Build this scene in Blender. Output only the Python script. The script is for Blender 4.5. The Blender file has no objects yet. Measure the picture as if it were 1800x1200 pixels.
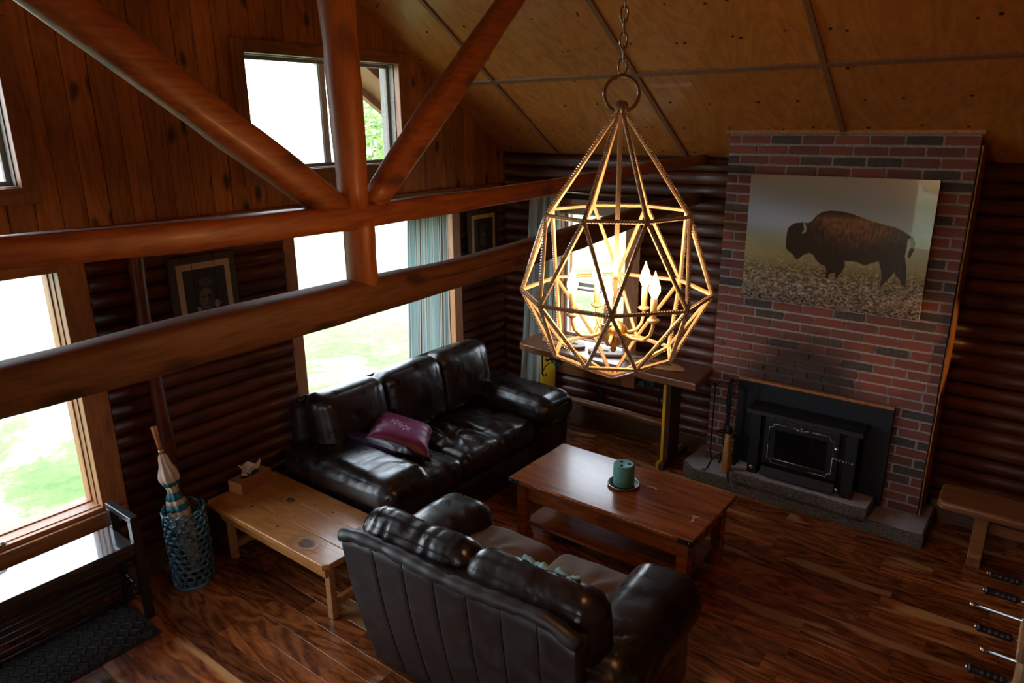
import bpy, math, random
import numpy as np
from mathutils import Vector, Matrix
random.seed(7); rng = np.random.default_rng(7)
C = bpy.context.scene.collection
PI = math.pi
# ---------------------------------------------------------------- camera, world, light, exposure
sc = bpy.context.scene
cam_d = bpy.data.cameras.new('camera'); cam = bpy.data.objects.new('camera', cam_d); C.objects.link(cam)
YAW, PITCH, ROLL, FPX = math.radians(127.752), math.radians(16.906), math.radians(-0.54), 1262.94
_f = Vector((math.cos(PITCH)*math.cos(YAW), math.cos(PITCH)*math.sin(YAW), -math.sin(PITCH)))
_r = Vector((math.sin(YAW), -math.cos(YAW), 0)); _u = _r.cross(_f)
_r2 = _r*math.cos(ROLL)+_u*math.sin(ROLL); _u2 = -_r*math.sin(ROLL)+_u*math.cos(ROLL)
M = Matrix((_r2, _u2, -_f)).transposed().to_4x4(); M.translation = Vector((0, 0, 2.7))
cam.matrix_world = M
cam_d.sensor_width = 36; cam_d.lens = FPX*36/1800; cam_d.clip_start = 0.05; cam_d.clip_end = 500
sc.camera = cam
sc.view_settings.view_transform = 'Standard'; sc.view_settings.look = 'None'
sc.view_settings.gamma = 1; sc.view_settings.use_curve_mapping = False
sc.view_settings.exposure = 0.12
w = bpy.data.worlds.new('world'); sc.world = w; w.use_nodes = True
nt = w.node_tree; bg = nt.nodes['Background']
tc = nt.nodes.new('ShaderNodeTexCoord'); sep = nt.nodes.new('ShaderNodeSeparateXYZ'); rp = nt.nodes.new('ShaderNodeValToRGB')
nt.links.new(tc.outputs['Generated'], sep.inputs[0]); nt.links.new(sep.outputs['Z'], rp.inputs[0]); nt.links.new(rp.outputs[0], bg.inputs[0])
rp.color_ramp.elements[0].position = 0.0; rp.color_ramp.elements[0].color = (0.86, 0.91, 1, 1)
rp.color_ramp.elements[1].position = 1.0; rp.color_ramp.elements[1].color = (0.72, 0.84, 1, 1)
bg.inputs[1].default_value = 8.3

def lamp(name, kind, loc, energy, color, size=.1, rot=None, spot=None):
    d = bpy.data.lights.new(name, kind); o = bpy.data.objects.new(name, d); C.objects.link(o)
    o.location = loc; d.energy = energy; d.color = color
    if kind == 'POINT' or kind == 'SPOT': d.shadow_soft_size = size
    if rot: o.rotation_euler = rot
    if spot: d.spot_size = spot; d.spot_blend = .5
    return o

# ---------------------------------------------------------------- numpy noise
def _h(i, j, k):
    n = (i*374761393 + j*668265263 + k*2147483647*31) & 0xffffffff
    n = ((n ^ (n >> 13))*1274126177) & 0xffffffff
    return ((n ^ (n >> 16)) & 0xffff)/65535.0
def vn(P):
    P = np.asarray(P, float)+1000.0; I = np.floor(P).astype(np.int64); F = P-I; F = F*F*(3-2*F); r = 0
    for a in (0, 1):
        for b in (0, 1):
            for c in (0, 1):
                wgt = (F[:, 0] if a else 1-F[:, 0])*(F[:, 1] if b else 1-F[:, 1])*(F[:, 2] if c else 1-F[:, 2])
                r = r+wgt*_h(I[:, 0]+a, I[:, 1]+b, I[:, 2]+c)
    return r*2-1
def fbm(P, o=3):
    P = np.asarray(P, float); r = 0; a = 1
    for i in range(o): r = r+a*vn(P*2**i+i*17.3); a *= .5
    return r

# ---------------------------------------------------------------- materials
MAT = {}
class NT:
    def __init__(s, name):
        s.m = bpy.data.materials.new(name); s.m.use_nodes = True; s.t = s.m.node_tree; s.b = s.t.nodes['Principled BSDF']; MAT[name] = s.m
    def n(s, kind, **kw):
        x = s.t.nodes.new('ShaderNode'+kind)
        for k, v in kw.items():
            if hasattr(x, k) and not k.startswith('i_'): setattr(x, k, v)
        return x
    def l(s, a, b): s.t.links.new(a, b)
    def ramp(s, src, stops, interp='LINEAR'):
        r = s.n('ValToRGB'); e = r.color_ramp.elements; r.color_ramp.interpolation = interp
        while len(e) < len(stops): e.new(0.5)
        for i, (p, c) in enumerate(stops):
            e[i].position = p; e[i].color = (*c, 1) if len(c) == 3 else c
        s.l(src, r.inputs[0]); return r.outputs[0]
    def mix(s, fac, a, b, mode='MIX'):
        x = s.n('Mix'); x.data_type = 'RGBA'; x.blend_type = mode
        for sock, v in ((x.inputs[0], fac), (x.inputs[6], a), (x.inputs[7], b)):
            if hasattr(v, 'links') or hasattr(v, 'is_output'): s.l(v, sock)
            elif isinstance(v, (int, float)): sock.default_value = v
            else: sock.default_value = (*v, 1)
        return x.outputs[2]
    def math(s, op, a, b=None):
        x = s.n('Math'); x.operation = op
        for i, v in enumerate((a, b)):
            if v is None: continue
            if isinstance(v, (int, float)): x.inputs[i].default_value = v
            else: s.l(v, x.inputs[i])
        return x.outputs[0]
    def coords(s, scale, rand=True, kind='Object', world=False):
        if world: src = s.n('NewGeometry').outputs['Position']
        else: src = s.n('TexCoord').outputs[kind]
        if rand:
            oi = s.n('ObjectInfo'); v = s.n('VectorMath'); v.operation = 'SCALE'; v.inputs[0].default_value = (37.3, 21.7, 53.1)
            s.l(oi.outputs['Random'], v.inputs['Scale']); a = s.n('VectorMath'); a.operation = 'ADD'
            s.l(src, a.inputs[0]); s.l(v.outputs[0], a.inputs[1]); src = a.outputs[0]
        mp = s.n('Mapping'); mp.inputs['Scale'].default_value = scale; s.l(src, mp.inputs[0]); return mp.outputs[0]
    def noise(s, vec, scale, detail=4, dist=0, rough=.5):
        x = s.n('TexNoise'); s.l(vec, x.inputs['Vector']); x.inputs['Scale'].default_value = scale
        x.inputs['Detail'].default_value = detail; x.inputs['Distortion'].default_value = dist; x.inputs['Roughness'].default_value = rough; return x.outputs['Fac']
    def bump(s, h, strength=.3, dist=.01):
        b = s.n('Bump'); b.inputs['Strength'].default_value = strength; b.inputs['Distance'].default_value = dist
        s.l(h, b.inputs['Height']); s.l(b.outputs[0], s.b.inputs['Normal'])
    def col(s, v):
        if hasattr(v, 'is_output'): s.l(v, s.b.inputs['Base Color'])
        else: s.b.inputs['Base Color'].default_value = (*v, 1)
    def p(s, **kw):
        for k, v in kw.items():
            s.b.inputs[k.replace('_', ' ')].default_value = v
        return s

def plain(name, c, rough=.5, metal=0, bump=0, bscale=60, spec=.5, coat=0, var=0):
    t = NT(name); t.p(Roughness=rough, Metallic=metal); t.b.inputs['Specular IOR Level'].default_value = spec
    t.b.inputs['Coat Weight'].default_value = coat
    v = t.coords((1, 1, 1)); nz = t.noise(v, bscale, 4)
    if var:
        c2 = tuple(x*(1-var) for x in c); c3 = tuple(min(1, x*(1+var)) for x in c)
        t.col(t.ramp(nz, [(.3, c2), (.7, c3)]))
    else: t.col(c)
    if bump: t.bump(nz, bump, .004)
    return t.m

def wood(name, dark, light, axis='X', rough=.4, coat=0.0, knots=.5, fine=1.0, swirl=.6, vary=.35, kscale=1.0, bump=.15, kcol=None, plane=None):
    t = NT(name); t.p(Roughness=rough); t.b.inputs['Coat Weight'].default_value = coat; t.b.inputs['Coat Roughness'].default_value = .15
    st = {'X': (.12, 1, 1), 'Y': (1, .12, 1), 'Z': (1, 1, .12)}[axis]
    v = t.coords(st)
    big = t.noise(v, 6*fine, 3, swirl*3)
    ln = t.noise(v, 55*fine, 4, swirl, .6)
    wv = t.math('FRACT', t.math('MULTIPLY', big, 7.0))
    wv = t.math('ABSOLUTE', t.math('SUBTRACT', wv, .5))
    f = t.math('ADD', t.math('MULTIPLY', wv, .9*swirl), t.math('MULTIPLY', ln, .75))
    mid = tuple((a+b)/2 for a, b in zip(dark, light))
    c = t.ramp(f, [(.22, dark), (.45, mid), (.8, light)])
    if knots:
        kv = t.coords({'X': (.45, 1, 1), 'Y': (1, .45, 1), 'Z': (1, 1, .45)}[axis])
        dn = t.n('TexNoise'); dn.inputs['Scale'].default_value = 9; t.l(kv, dn.inputs['Vector']); ad = t.n('VectorMath'); ad.operation = 'MULTIPLY_ADD'; t.l(dn.outputs['Color'], ad.inputs[0]); ad.inputs[1].default_value = (.05, .05, .05); t.l(kv, ad.inputs[2])
        sp_ = t.n('SeparateXYZ'); t.l(ad.outputs[0], sp_.inputs[0]); cb = t.n('CombineXYZ'); pl_ = plane or {'X': 'XY', 'Y': 'YZ', 'Z': 'YZ'}[axis]
        t.l(sp_.outputs[pl_[0]], cb.inputs[0]); t.l(sp_.outputs[pl_[1]], cb.inputs[1]); kv = cb.outputs[0]
        vo = t.n('TexVoronoi'); vo.voronoi_dimensions = '2D'; vo.inputs['Scale'].default_value = 3.2*kscale; t.l(kv, vo.inputs['Vector'])
        km = t.ramp(vo.outputs['Distance'], [(.0, (1, 1, 1)), (.05+.03*knots, (.8, .8, .8)), (.16, (0, 0, 0))])
        c = t.mix(t.math('MULTIPLY', km, knots), c, kcol or tuple(x*.25 for x in dark))
    oi = t.n('ObjectInfo'); br = t.math('ADD', t.math('MULTIPLY', oi.outputs['Random'], vary), 1-vary/2)
    x = t.n('VectorMath'); x.operation = 'SCALE'; t.l(c, x.inputs[0]); t.l(br, x.inputs['Scale'])
    t.col(x.outputs[0]); t.bump(f, bump, .003)
    return t.m

wood('log_siding', (.030, .0055, .002), (.135, .030, .009), 'Y', .42, .08, .55, .8, .4, .5, bump=.25)
wood('log_siding_back', (.030, .0055, .002), (.135, .030, .009), 'X', .42, .08, .55, .8, .4, .5, bump=.25)
wood('gable_board', (.23, .075, .016), (.60, .225, .055), 'Z', .45, .0, .95, .8, .5, .38, 1.6, kcol=(.028, .007, .002))
wood('beam', (.15, .036, .009), (.40, .125, .030), 'Y', .5, .05, .7, 1, .3, .2, 1.2, bump=.4)
wood('beam_lower', (.075, .028, .011), (.23, .095, .038), 'Y', .6, .0, .8, 1, .3, .2, 1.5, bump=.4)
wood('beam_post', (.17, .042, .010), (.42, .135, .032), 'Z', .5, .05, .7, 1, .3, .2, 1.2, bump=.4)
wood('window_trim', (.22, .075, .022), (.48, .20, .065), 'Z', .45, .1, .3, 1, .4, .2)
wood('window_trim_flat', (.22, .075, .022), (.48, .20, .065), 'Y', .45, .1, .3, 1, .4, .2)
wood('pine_top', (.36, .125, .028), (.60, .27, .075), 'X', .32, .35, .85, .7, .9, .1, .8, kcol=(.05, .022, .012))
wood('pine_apron', (.36, .13, .030), (.58, .26, .07), 'X', .4, .2, .2, .8, .5, .1)
wood('coffee_wood', (.11, .022, .005), (.42, .108, .022), 'X', .24, .4, .0, .6, .4, .1, bump=.05)
wood('console_wood', (.085, .026, .009), (.24, .08, .026), 'X', .30, .3, .3, 1, .5, .1)
wood('bench_wood', (.13, .045, .012), (.30, .12, .036), 'X', .35, .25, .2, 1, .5, .1)
wood('door_dark_wood', (.03, .012, .006), (.08, .03, .012), 'X', .35, .3, .0, 1, .5, .1)
wood('frame_board', (.028, .016, .010), (.07, .042, .026), 'Z', .6, 0, .2, 1, .5, .3)
wood('live_slab', (.22, .075, .016), (.45, .18, .045), 'Z', .5, .1, .3, 1, .8, .1, bump=.5)
wood('slice_wood', (.42, .2, .08), (.62, .36, .16), 'X', .5, .1, .2, 1, .6, .1)
wood('cane_wood', (.35, .12, .035), (.52, .22, .07), 'Z', .35, .3, .0, 1, .2, .1)
wood('trunk_bark', (.06, .045, .035), (.2, .17, .14), 'Z', .9, 0, .0, 1, .2, .1)
wood('old_plank', (.07, .04, .022), (.17, .10, .055), 'X', .6, 0, .4, 1, .5, .2)
wood('railing_wood', (.16, .10, .05), (.36, .24, .13), 'Z', .5, .1, .2, 1, .4, .1)
wood('foos_cabinet', (.05, .014, .008), (.12, .035, .016), 'Y', .35, .3, .0, 1, .4, .1)

# acacia floor plank
t = NT('floor_plank'); t.p(Roughness=.27); t.b.inputs['Coat Weight'].default_value = .25; t.b.inputs['Coat Roughness'].default_value = .18
v = t.coords((.22, 1, 1)); big = t.noise(v, 3.4, 3, 1.2); ln = t.noise(v, 42, 5, .8, .65)
sw = t.math('ABSOLUTE', t.math('SUBTRACT', t.math('FRACT', t.math('MULTIPLY', big, 9)), .5))
f = t.math('ADD', t.math('MULTIPLY', sw, .7), t.math('MULTIPLY', ln, .6))
c = t.ramp(f, [(.2, (.060, .014, .005)), (.42, (.23, .060, .015)), (.75, (.46, .150, .040))])
sap = t.noise(t.coords((.35, 2.2, 1)), 3.0, 2, .4)
c = t.mix(t.ramp(sap, [(.60, (0, 0, 0)), (.66, (.75, .75, .75))]), c, (.60, .32, .12))
oi = t.n('ObjectInfo'); br = t.math('ADD', t.math('MULTIPLY', oi.outputs['Random'], .7), .55)
x = t.n('VectorMath'); x.operation = 'SCALE'; t.l(c, x.inputs[0]); t.l(br, x.inputs['Scale']); t.col(x.outputs[0]); t.bump(ln, .06, .002)

# plywood
t = NT('plywood'); t.p(Roughness=.5); t.b.inputs['Coat Weight'].default_value = .1
v = t.coords((.6, .22, .22)); a = t.noise(v, 3, 4, 2.2); b_ = t.noise(v, 30, 4, 1)
f = t.math('ADD', t.math('MULTIPLY', t.math('ABSOLUTE', t.math('SUBTRACT', t.math('FRACT', t.math('MULTIPLY', a, 8)), .5)), .5), t.math('MULTIPLY', b_, .7))
c = t.ramp(f, [(.25, (.38, .130, .020)), (.8, (.62, .245, .045))]); oi = t.n('ObjectInfo')
x = t.n('VectorMath'); x.operation = 'SCALE'; t.l(c, x.inputs[0]); t.l(t.math('ADD', t.math('MULTIPLY', oi.outputs['Random'], .2), .9), x.inputs['Scale']); t.col(x.outputs[0])
plain('ceiling_batten', (.22, .10, .042), .6, var=.2)
plain('nail_dark', (.03, .012, .006), .7)

# brick
t = NT('brick'); t.p(Roughness=.88); oi = t.n('ObjectInfo')
c = t.ramp(oi.outputs['Random'], [(0, (.20, .048, .030)), (.20, (.25, .060, .036)), (.36, (.15, .042, .030)), (.50, (.22, .056, .034)), (.62, (.045, .038, .036)), (.82, (.08, .045, .038)), (.92, (.14, .048, .034))], 'CONSTANT')
v = t.coords((1, 1, 1)); nz = t.noise(v, 45, 5, 0, .7); c = t.mix(t.ramp(nz, [(.35, (0, 0, 0)), (.75, (.55, .55, .55))]), c, (.13, .10, .09))
def soot(t, c):
    g = t.n('NewGeometry'); s_ = t.n('VectorMath'); s_.operation = 'SUBTRACT'; t.l(g.outputs['Position'], s_.inputs[0]); s_.inputs[1].default_value = (-1.35, 5.13, .88)
    m_ = t.n('VectorMath'); m_.operation = 'MULTIPLY'; t.l(s_.outputs[0], m_.inputs[0]); m_.inputs[1].default_value = (1.45, 0, 1.7)
    l_ = t.n('VectorMath'); l_.operation = 'LENGTH'; t.l(m_.outputs[0], l_.inputs[0])
    d_ = t.math('ADD', l_.outputs['Value'], t.math('MULTIPLY', t.noise(g.outputs['Position'], 4, 3), .5))
    return t.mix(t.ramp(d_, [(.65, (.88, .88, .88)), (1.2, (0, 0, 0))]), c, (.022, .015, .012))
t.col(soot(t, c)); t.bump(nz, .6, .006)
t = NT('mortar'); t.p(Roughness=.95); v = t.coords((1, 1, 1), False); nz = t.noise(v, 60, 5, 0, .7)
t.col(soot(t, t.ramp(nz, [(.3, (.20, .185, .18)), (.7, (.44, .41, .39))]))); t.bump(nz, .8, .008)
t = NT('concrete'); t.p(Roughness=.9); v = t.coords((1, 1, 1), False); nz = t.noise(v, 28, 8, .3, .75)
t.col(t.ramp(t.noise(v, 9, 6, .3, .6), [(.3, (.30, .28, .29)), (.7, (.50, .47, .48))])); t.bump(nz, .4, .006)
t = NT('concrete_edge'); t.p(Roughness=.95); v = t.coords((1, 1, 1), False); nz = t.noise(v, 70, 8, .6, .8)
t.col(t.ramp(nz, [(.35, (.05, .045, .035)), (.52, (.24, .215, .17)), (.7, (.5, .47, .40))])); t.bump(nz, 1.0, .03)

# leather
def leather(name, c1, c2, rough, wear=.0, wcol=(.11, .055, .03)):
    t = NT(name); t.p(Roughness=rough); v = t.coords((1, 1, 1)); a = t.noise(v, 9, 4, .6); g = t.noise(v, 260, 2)
    c = t.ramp(a, [(.35, c1), (.7, c2)])
    if wear > .01: c = t.mix(t.ramp(t.noise(v, 5, 5, .4, .65), [(.57, (0, 0, 0)), (.74, (wear, wear, wear))]), c, wcol)
    t.col(c); t.l(t.ramp(a, [(.3, (rough*.75,)*3), (.7, (rough*1.35,)*3)]), t.b.inputs['Roughness'])
    wv = t.noise(v, 34, 4, .8, .55)
    cr = t.math('ADD', t.math('MULTIPLY', wv, .8), t.math('MULTIPLY', g, .10))
    t.bump(cr, .20 if wear >= 0 else .05, .005); t.b.inputs['Specular IOR Level'].default_value = .7
leather('leather', (.008, .005, .0048), (.016, .0095, .008), .29, 0)
leather('leather_worn', (.011, .0065, .006), (.024, .013, .010), .31, .55, (.085, .045, .028))
leather('leather_back', (.012, .009, .0085), (.016, .012, .011), .50, -1)
leather('suede_worn', (.10, .058, .036), (.19, .12, .078), .75, .5, (.05, .028, .018))
plain('thread', (.05, .04, .035), .7)
plain('tear_fabric', (.22, .42, .47), .8, bump=.5, bscale=40, var=.35)

plain('black_metal', (.06, .06, .07), .32, .8, bump=.1)
plain('black_paint', (.010, .011, .013), .30, 0, bump=.05, bscale=30, coat=.2)
plain('bench_top_paint', (.016, .016, .018), .2, 0, coat=1)
plain('stove_black', (.010, .011, .015), .5, .2, bump=.1, bscale=120)
plain('steel', (.55, .54, .52), .25, 1)
plain('silver_trim', (.42, .41, .40), .35, 1)
plain('brass', (.55, .40, .20), .28, 1)
plain('champagne', (.38, .32, .27), .5, .3, bump=.3, bscale=150)
plain('nickel', (.42, .36, .28), .22, 1)
plain('wrought_iron', (.018, .018, .020), .5, .7, bump=.2)
plain('iron_leaf', (.03, .07, .075), .4, .7, var=.4)
plain('straw', (.48, .27, .09), .8, var=.4, bscale=90)
plain('yellow_paint', (.78, .50, .02), .45)
plain('candle_wax', (.10, .32, .28), .5, bump=.2, var=.15, bscale=20)
plain('wick', (.01, .01, .008), .9)
plain('aluminium', (.68, .70, .72), .4, 0)
plain('frame_grey', (.30, .28, .25), .6, var=.2)
plain('tissue_white', (.62, .52, .44), .8)
plain('rubber_mat', (.016, .016, .018), .75, bump=.7, bscale=180, var=.3)
plain('rubber_bar', (.024, .024, .026), .6, bump=.6, bscale=120)
plain('grip_rubber', (.010, .011, .014), .35)
plain('magenta_satin', (.23, .032, .13), .42, bump=.25, bscale=30)
plain('purple_satin', (.032, .010, .042), .42, bump=.25, bscale=30)
plain('embroidery', (.72, .42, .58), .5)
plain('knot_dark', (.13, .052, .020), .4, var=.4, bscale=40)
plain('burnt_mark', (.03, .012, .006), .8)
plain('scratch_pale', (.60, .42, .28), .7)
plain('cord_pale', (.55, .50, .40), .6)
plain('umbrella_cream', (.62, .50, .38), .7, bump=.2, bscale=40)
plain('umbrella_teal', (.008, .19, .23), .6, bump=.2, bscale=40)
plain('black_plastic', (.012, .012, .012), .4)
plain('ivory_sleeve', (.60, .52, .38), .4, .3)
t = NT('ceramic_blue'); t.p(Roughness=.14); v = t.coords((1, 1, 1), False); nz = t.noise(v, 25, 3)
t.col(t.ramp(nz, [(.35, (.015, .06, .085)), (.65, (.07, .20, .26))])); t.b.inputs['Coat Weight'].default_value = .6
t = NT('woven_box'); t.p(Roughness=.6); v = t.coords((1, 1, 1), False); wv = t.n('TexWave'); wv.inputs['Scale'].default_value = 28; t.l(v, wv.inputs['Vector']); wv.bands_direction = 'Y'
t.col(t.ramp(wv.outputs['Fac'], [(.1, (.19, .06, .014)), (.7, (.46, .19, .05))])); t.bump(wv.outputs['Fac'], .5, .003)
t = NT('crystal'); t.p(Roughness=.12, Metallic=.35); t.col((.88, .86, .86))
t = NT('bulb_glow'); t.col((1, .8, .5)); t.b.inputs['Emission Color'].default_value = (1, .60, .27, 1); t.b.inputs['Emission Strength'].default_value = 26
# glass: clear pane with fresnel reflection
t = NT('glass'); t.t.nodes.remove(t.b); out = [n for n in t.t.nodes if n.type == 'OUTPUT_MATERIAL'][0]
tr = t.n('BsdfTransparent'); tr.inputs[0].default_value = (.96, .98, .98, 1); gl = t.n('BsdfGlossy'); gl.inputs['Roughness'].default_value = .02
lw = t.n('LayerWeight'); lw.inputs[0].default_value = .5; ff = t.math('ADD', t.math('MULTIPLY', t.math('POWER', lw.outputs['Facing'], 5), .8), .04); ms = t.n('MixShader'); t.l(ff, ms.inputs[0]); t.l(tr.outputs[0], ms.inputs[1]); t.l(gl.outputs[0], ms.inputs[2]); t.l(ms.outputs[0], out.inputs[0])
plain('dark_glass', (.006, .006, .007), .08, 0, coat=.5)
# curtain cloth: stripes run up the cloth, by its width coordinate
t = NT('curtain_cloth'); t.p(Roughness=.8); uv = t.n('TexCoord').outputs['UV']; sp = t.n('SeparateXYZ'); t.l(uv, sp.inputs[0])
fr_ = t.math('FRACT', t.math('MULTIPLY', sp.outputs[0], 7.0))
B_, W_, K_, G_ = (.56, .69, .69), (.84, .84, .81), (.30, .18, .11), (.06, .11, .13)
c = t.ramp(fr_, [(0, B_), (.22, G_), (.25, W_), (.34, K_), (.46, W_), (.52, B_), (.62, G_), (.64, B_), (.74, K_), (.78, W_), (.88, G_), (.90, B_)], 'CONSTANT')
t.col(c); out = [n for n in t.t.nodes if n.type == 'OUTPUT_MATERIAL'][0]; tl = t.n('BsdfTranslucent'); t.l(c, tl.inputs[0]); ms = t.n('MixShader'); ms.inputs[0].default_value = .5
t.l(t.b.outputs[0], ms.inputs[1]); t.l(tl.outputs[0], ms.inputs[2]); t.l(ms.outputs[0], out.inputs[0])
# ground
t = NT('lawn'); t.p(Roughness=.95); v = t.coords((1, 1, 1), False, world=True); a = t.noise(v, 1.1, 5, .3); b_ = t.noise(v, 9, 6, 0, .7)
c = t.ramp(t.math('ADD', t.math('MULTIPLY', a, .5), t.math('MULTIPLY', b_, .5)), [(.36, (.075, .14, .030)), (.5, (.14, .195, .06)), (.64, (.27, .28, .16))])
c = t.mix(t.ramp(t.noise(v, .55, 5, .2, .7), [(.56, (0, 0, 0)), (.64, (.8, .8, .8))]), c, (.36, .29, .24))
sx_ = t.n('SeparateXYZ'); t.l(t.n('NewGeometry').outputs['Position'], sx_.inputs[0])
haze_fade = t.ramp(t.math('ADD', t.math('MULTIPLY', t.math('SUBTRACT', t.math('MULTIPLY', sx_.outputs[0], -1), 8.5), 1/22), t.math('MULTIPLY', a, .12)), [(.05, (0, 0, 0)), (.6, (1, 1, 1))])
c = t.mix(haze_fade, c, (.36, .38, .27)); t.col(c)  # distant grass paled in its colour to stand in for haze and glare
plain('foliage', (.14, .24, .07), .8, var=.4, bscale=3)
plain('foliage_pale', (.26, .38, .12), .8, var=.4, bscale=3)
plain('eave_wood', (.30, .13, .07), .6, var=.2, bscale=4)
plain('shell_dark', (.035, .012, .006), .7)
plain('outer_wall', (.2, .1, .06), .8)

# ---------------------------------------------------------------- geometry helpers
class MB:
    def __init__(s): s.v = []; s.f = []; s.uv = None
    def add(s, V, F):
        o = len(s.v); s.v += [tuple(map(float, p)) for p in V]; s.f += [tuple(i+o for i in f) for f in F]; return s
    def box(s, x0, x1, y0, y1, z0, z1):
        V = [(x, y, z) for z in (z0, z1) for y in (y0, y1) for x in (x0, x1)]
        return s.add(V, [(0, 2, 3, 1), (4, 5, 7, 6), (0, 1, 5, 4), (2, 6, 7, 3), (0, 4, 6, 2), (1, 3, 7, 5)])
    def prism(s, pts, axis, a, b):
        # pts 2D polygon extruded along axis from a to b
        def mk(p, q): return {'X': (q, p[0], p[1]), 'Y': (p[0], q, p[1]), 'Z': (p[0], p[1], q)}[axis]
        n = len(pts); V = [mk(p, a) for p in pts]+[mk(p, b) for p in pts]
        return s.add(V, [tuple(range(n))[::-1], tuple(range(n, 2*n))]+[(i, (i+1) % n, n+(i+1) % n, n+i) for i in range(n)])
    def tube(s, P, r, seg=8, rad=None, cap=True, squash=None):
        P = [Vector(p) for p in P]; n = len(P); V = []; F = []; up = None
        for i, p in enumerate(P):
            d = (P[min(i+1, n-1)]-P[max(i-1, 0)]).normalized()
            if up is None: up = Vector((0, 0, 1)) if abs(d.z) < .9 else Vector((1, 0, 0))
            sx = d.cross(up).normalized(); uy = sx.cross(d).normalized(); up = uy
            rr = rad[i] if rad is not None else r
            for k in range(seg):
                a = 2*PI*k/seg+PI/seg; kk = squash or (1, 1)
                V.append(p+sx*math.cos(a)*rr*kk[0]+uy*math.sin(a)*rr*kk[1])
        for i in range(n-1):
            for k in range(seg): F.append((i*seg+k, i*seg+(k+1) % seg, (i+1)*seg+(k+1) % seg, (i+1)*seg+k))
        if cap: F += [tuple(range(seg))[::-1], tuple(range((n-1)*seg, n*seg))]
        return s.add(V, F)
    def loop(s, P, r, seg=6):
        P = [Vector(p) for p in P]; n = len(P); c = sum(P, Vector())/n; nor = (P[0]-c).cross(P[n//4]-c).normalized(); V = []; F = []
        for i, p in enumerate(P):
            d = (P[(i+1) % n]-P[i-1]).normalized(); o = d.cross(nor).normalized()
            for k in range(seg):
                a = 2*PI*k/seg; V.append(p+o*math.cos(a)*r+nor*math.sin(a)*r)
        for i in range(n):
            j = (i+1) % n
            for k in range(seg): F.append((i*seg+k, i*seg+(k+1) % seg, j*seg+(k+1) % seg, j*seg+k))
        return s.add(V, F)
    def lathe(s, prof, c, seg=24, fn=None):
        V = []; F = []; n = len(prof)
        for (r, z) in prof:
            for k in range(seg):
                a = 2*PI*k/seg; rr = r*(fn(a, z) if fn else 1); V.append((c[0]+rr*math.cos(a), c[1]+rr*math.sin(a), c[2]+z))
        for i in range(n-1):
            for k in range(seg): F.append((i*seg+k, i*seg+(k+1) % seg, (i+1)*seg+(k+1) % seg, (i+1)*seg+k))
        F += [tuple(range(seg))[::-1], tuple(range((n-1)*seg, n*seg))]
        return s.add(V, F)
    def ball(s, c, r, seg=8, ring=5, sc_=(1, 1, 1)):
        V = [(c[0], c[1], c[2]-r*sc_[2])]; F = []
        for i in range(1, ring):
            t_ = PI*i/ring
            for k in range(seg): a = 2*PI*k/seg; V.append((c[0]+r*sc_[0]*math.sin(t_)*math.cos(a), c[1]+r*sc_[1]*math.sin(t_)*math.sin(a), c[2]-r*sc_[2]*math.cos(t_)))
        V.append((c[0], c[1], c[2]+r*sc_[2])); L = len(V)-1
        for k in range(seg):
            F.append((0, 1+(k+1) % seg, 1+k)); F.append((L, L-seg+k, L-seg+(k+1) % seg))
            for i in range(ring-2): a = 1+i*seg; F.append((a+k, a+(k+1) % seg, a+seg+(k+1) % seg, a+seg+k))
        return s.add(V, F)
    def bar(s, p0, p1, wx, wy=None):
        return s.tube([p0, p1], wx*.7071, 4, squash=(1, (wy or wx)/wx))
    def xf(s, mt):
        s.v = [tuple(mt @ Vector(p)) for p in s.v]; return s
    def build(s, name, mat, parent=None, smooth=False, bevel=0, bseg=2, local=False, uv=None, kind=None, label=None):
        me = bpy.data.meshes.new(name)
        off = Vector((0, 0, 0))
        if parent is not None and not local:
            q = parent
            while q is not None: off = off+Vector(q.location); q = q.parent
        me.from_pydata([(p[0]-off[0], p[1]-off[1], p[2]-off[2]) for p in s.v], [], s.f)
        if uv:
            ul = me.uv_layers.new(name='UVMap')
            for lp in me.loops: ul.data[lp.index].uv = uv(s.v[lp.vertex_index])
        me.materials.append(MAT[mat])
        if smooth: me.shade_smooth()
        o = bpy.data.objects.new(name, me); C.objects.link(o)
        if parent is not None: o.parent = parent
        if bevel:
            b = o.modifiers.new('bevel', 'BEVEL'); b.width = bevel; b.segments = bseg; b.limit_method = 'ANGLE'; b.angle_limit = math.radians(50)
            b.harden_normals = False
        if kind: o['kind'] = kind
        if label: o['label'] = label
        return o
def thing(name, label, cat, loc=(0, 0, 0), group=None, rotz=0):
    o = bpy.data.objects.new(name, None); C.objects.link(o); o.location = loc; o.rotation_euler = (0, 0, rotz)
    o.empty_display_size = .1; o['label'] = label; o['category'] = cat
    if group: o['group'] = group
    return o
def tag(o, label, cat, group=None):
    o['label'] = label; o['category'] = cat
    if group: o['group'] = group
    return o
def struct(o, label=None):
    o['kind'] = 'structure'
    if label: o['label'] = label
    return o
def sempty(name, label, loc=(0, 0, 0)):
    o = bpy.data.objects.new(name, None); C.objects.link(o); o.location = loc; o['kind'] = 'structure'; o['label'] = label; return o

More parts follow.
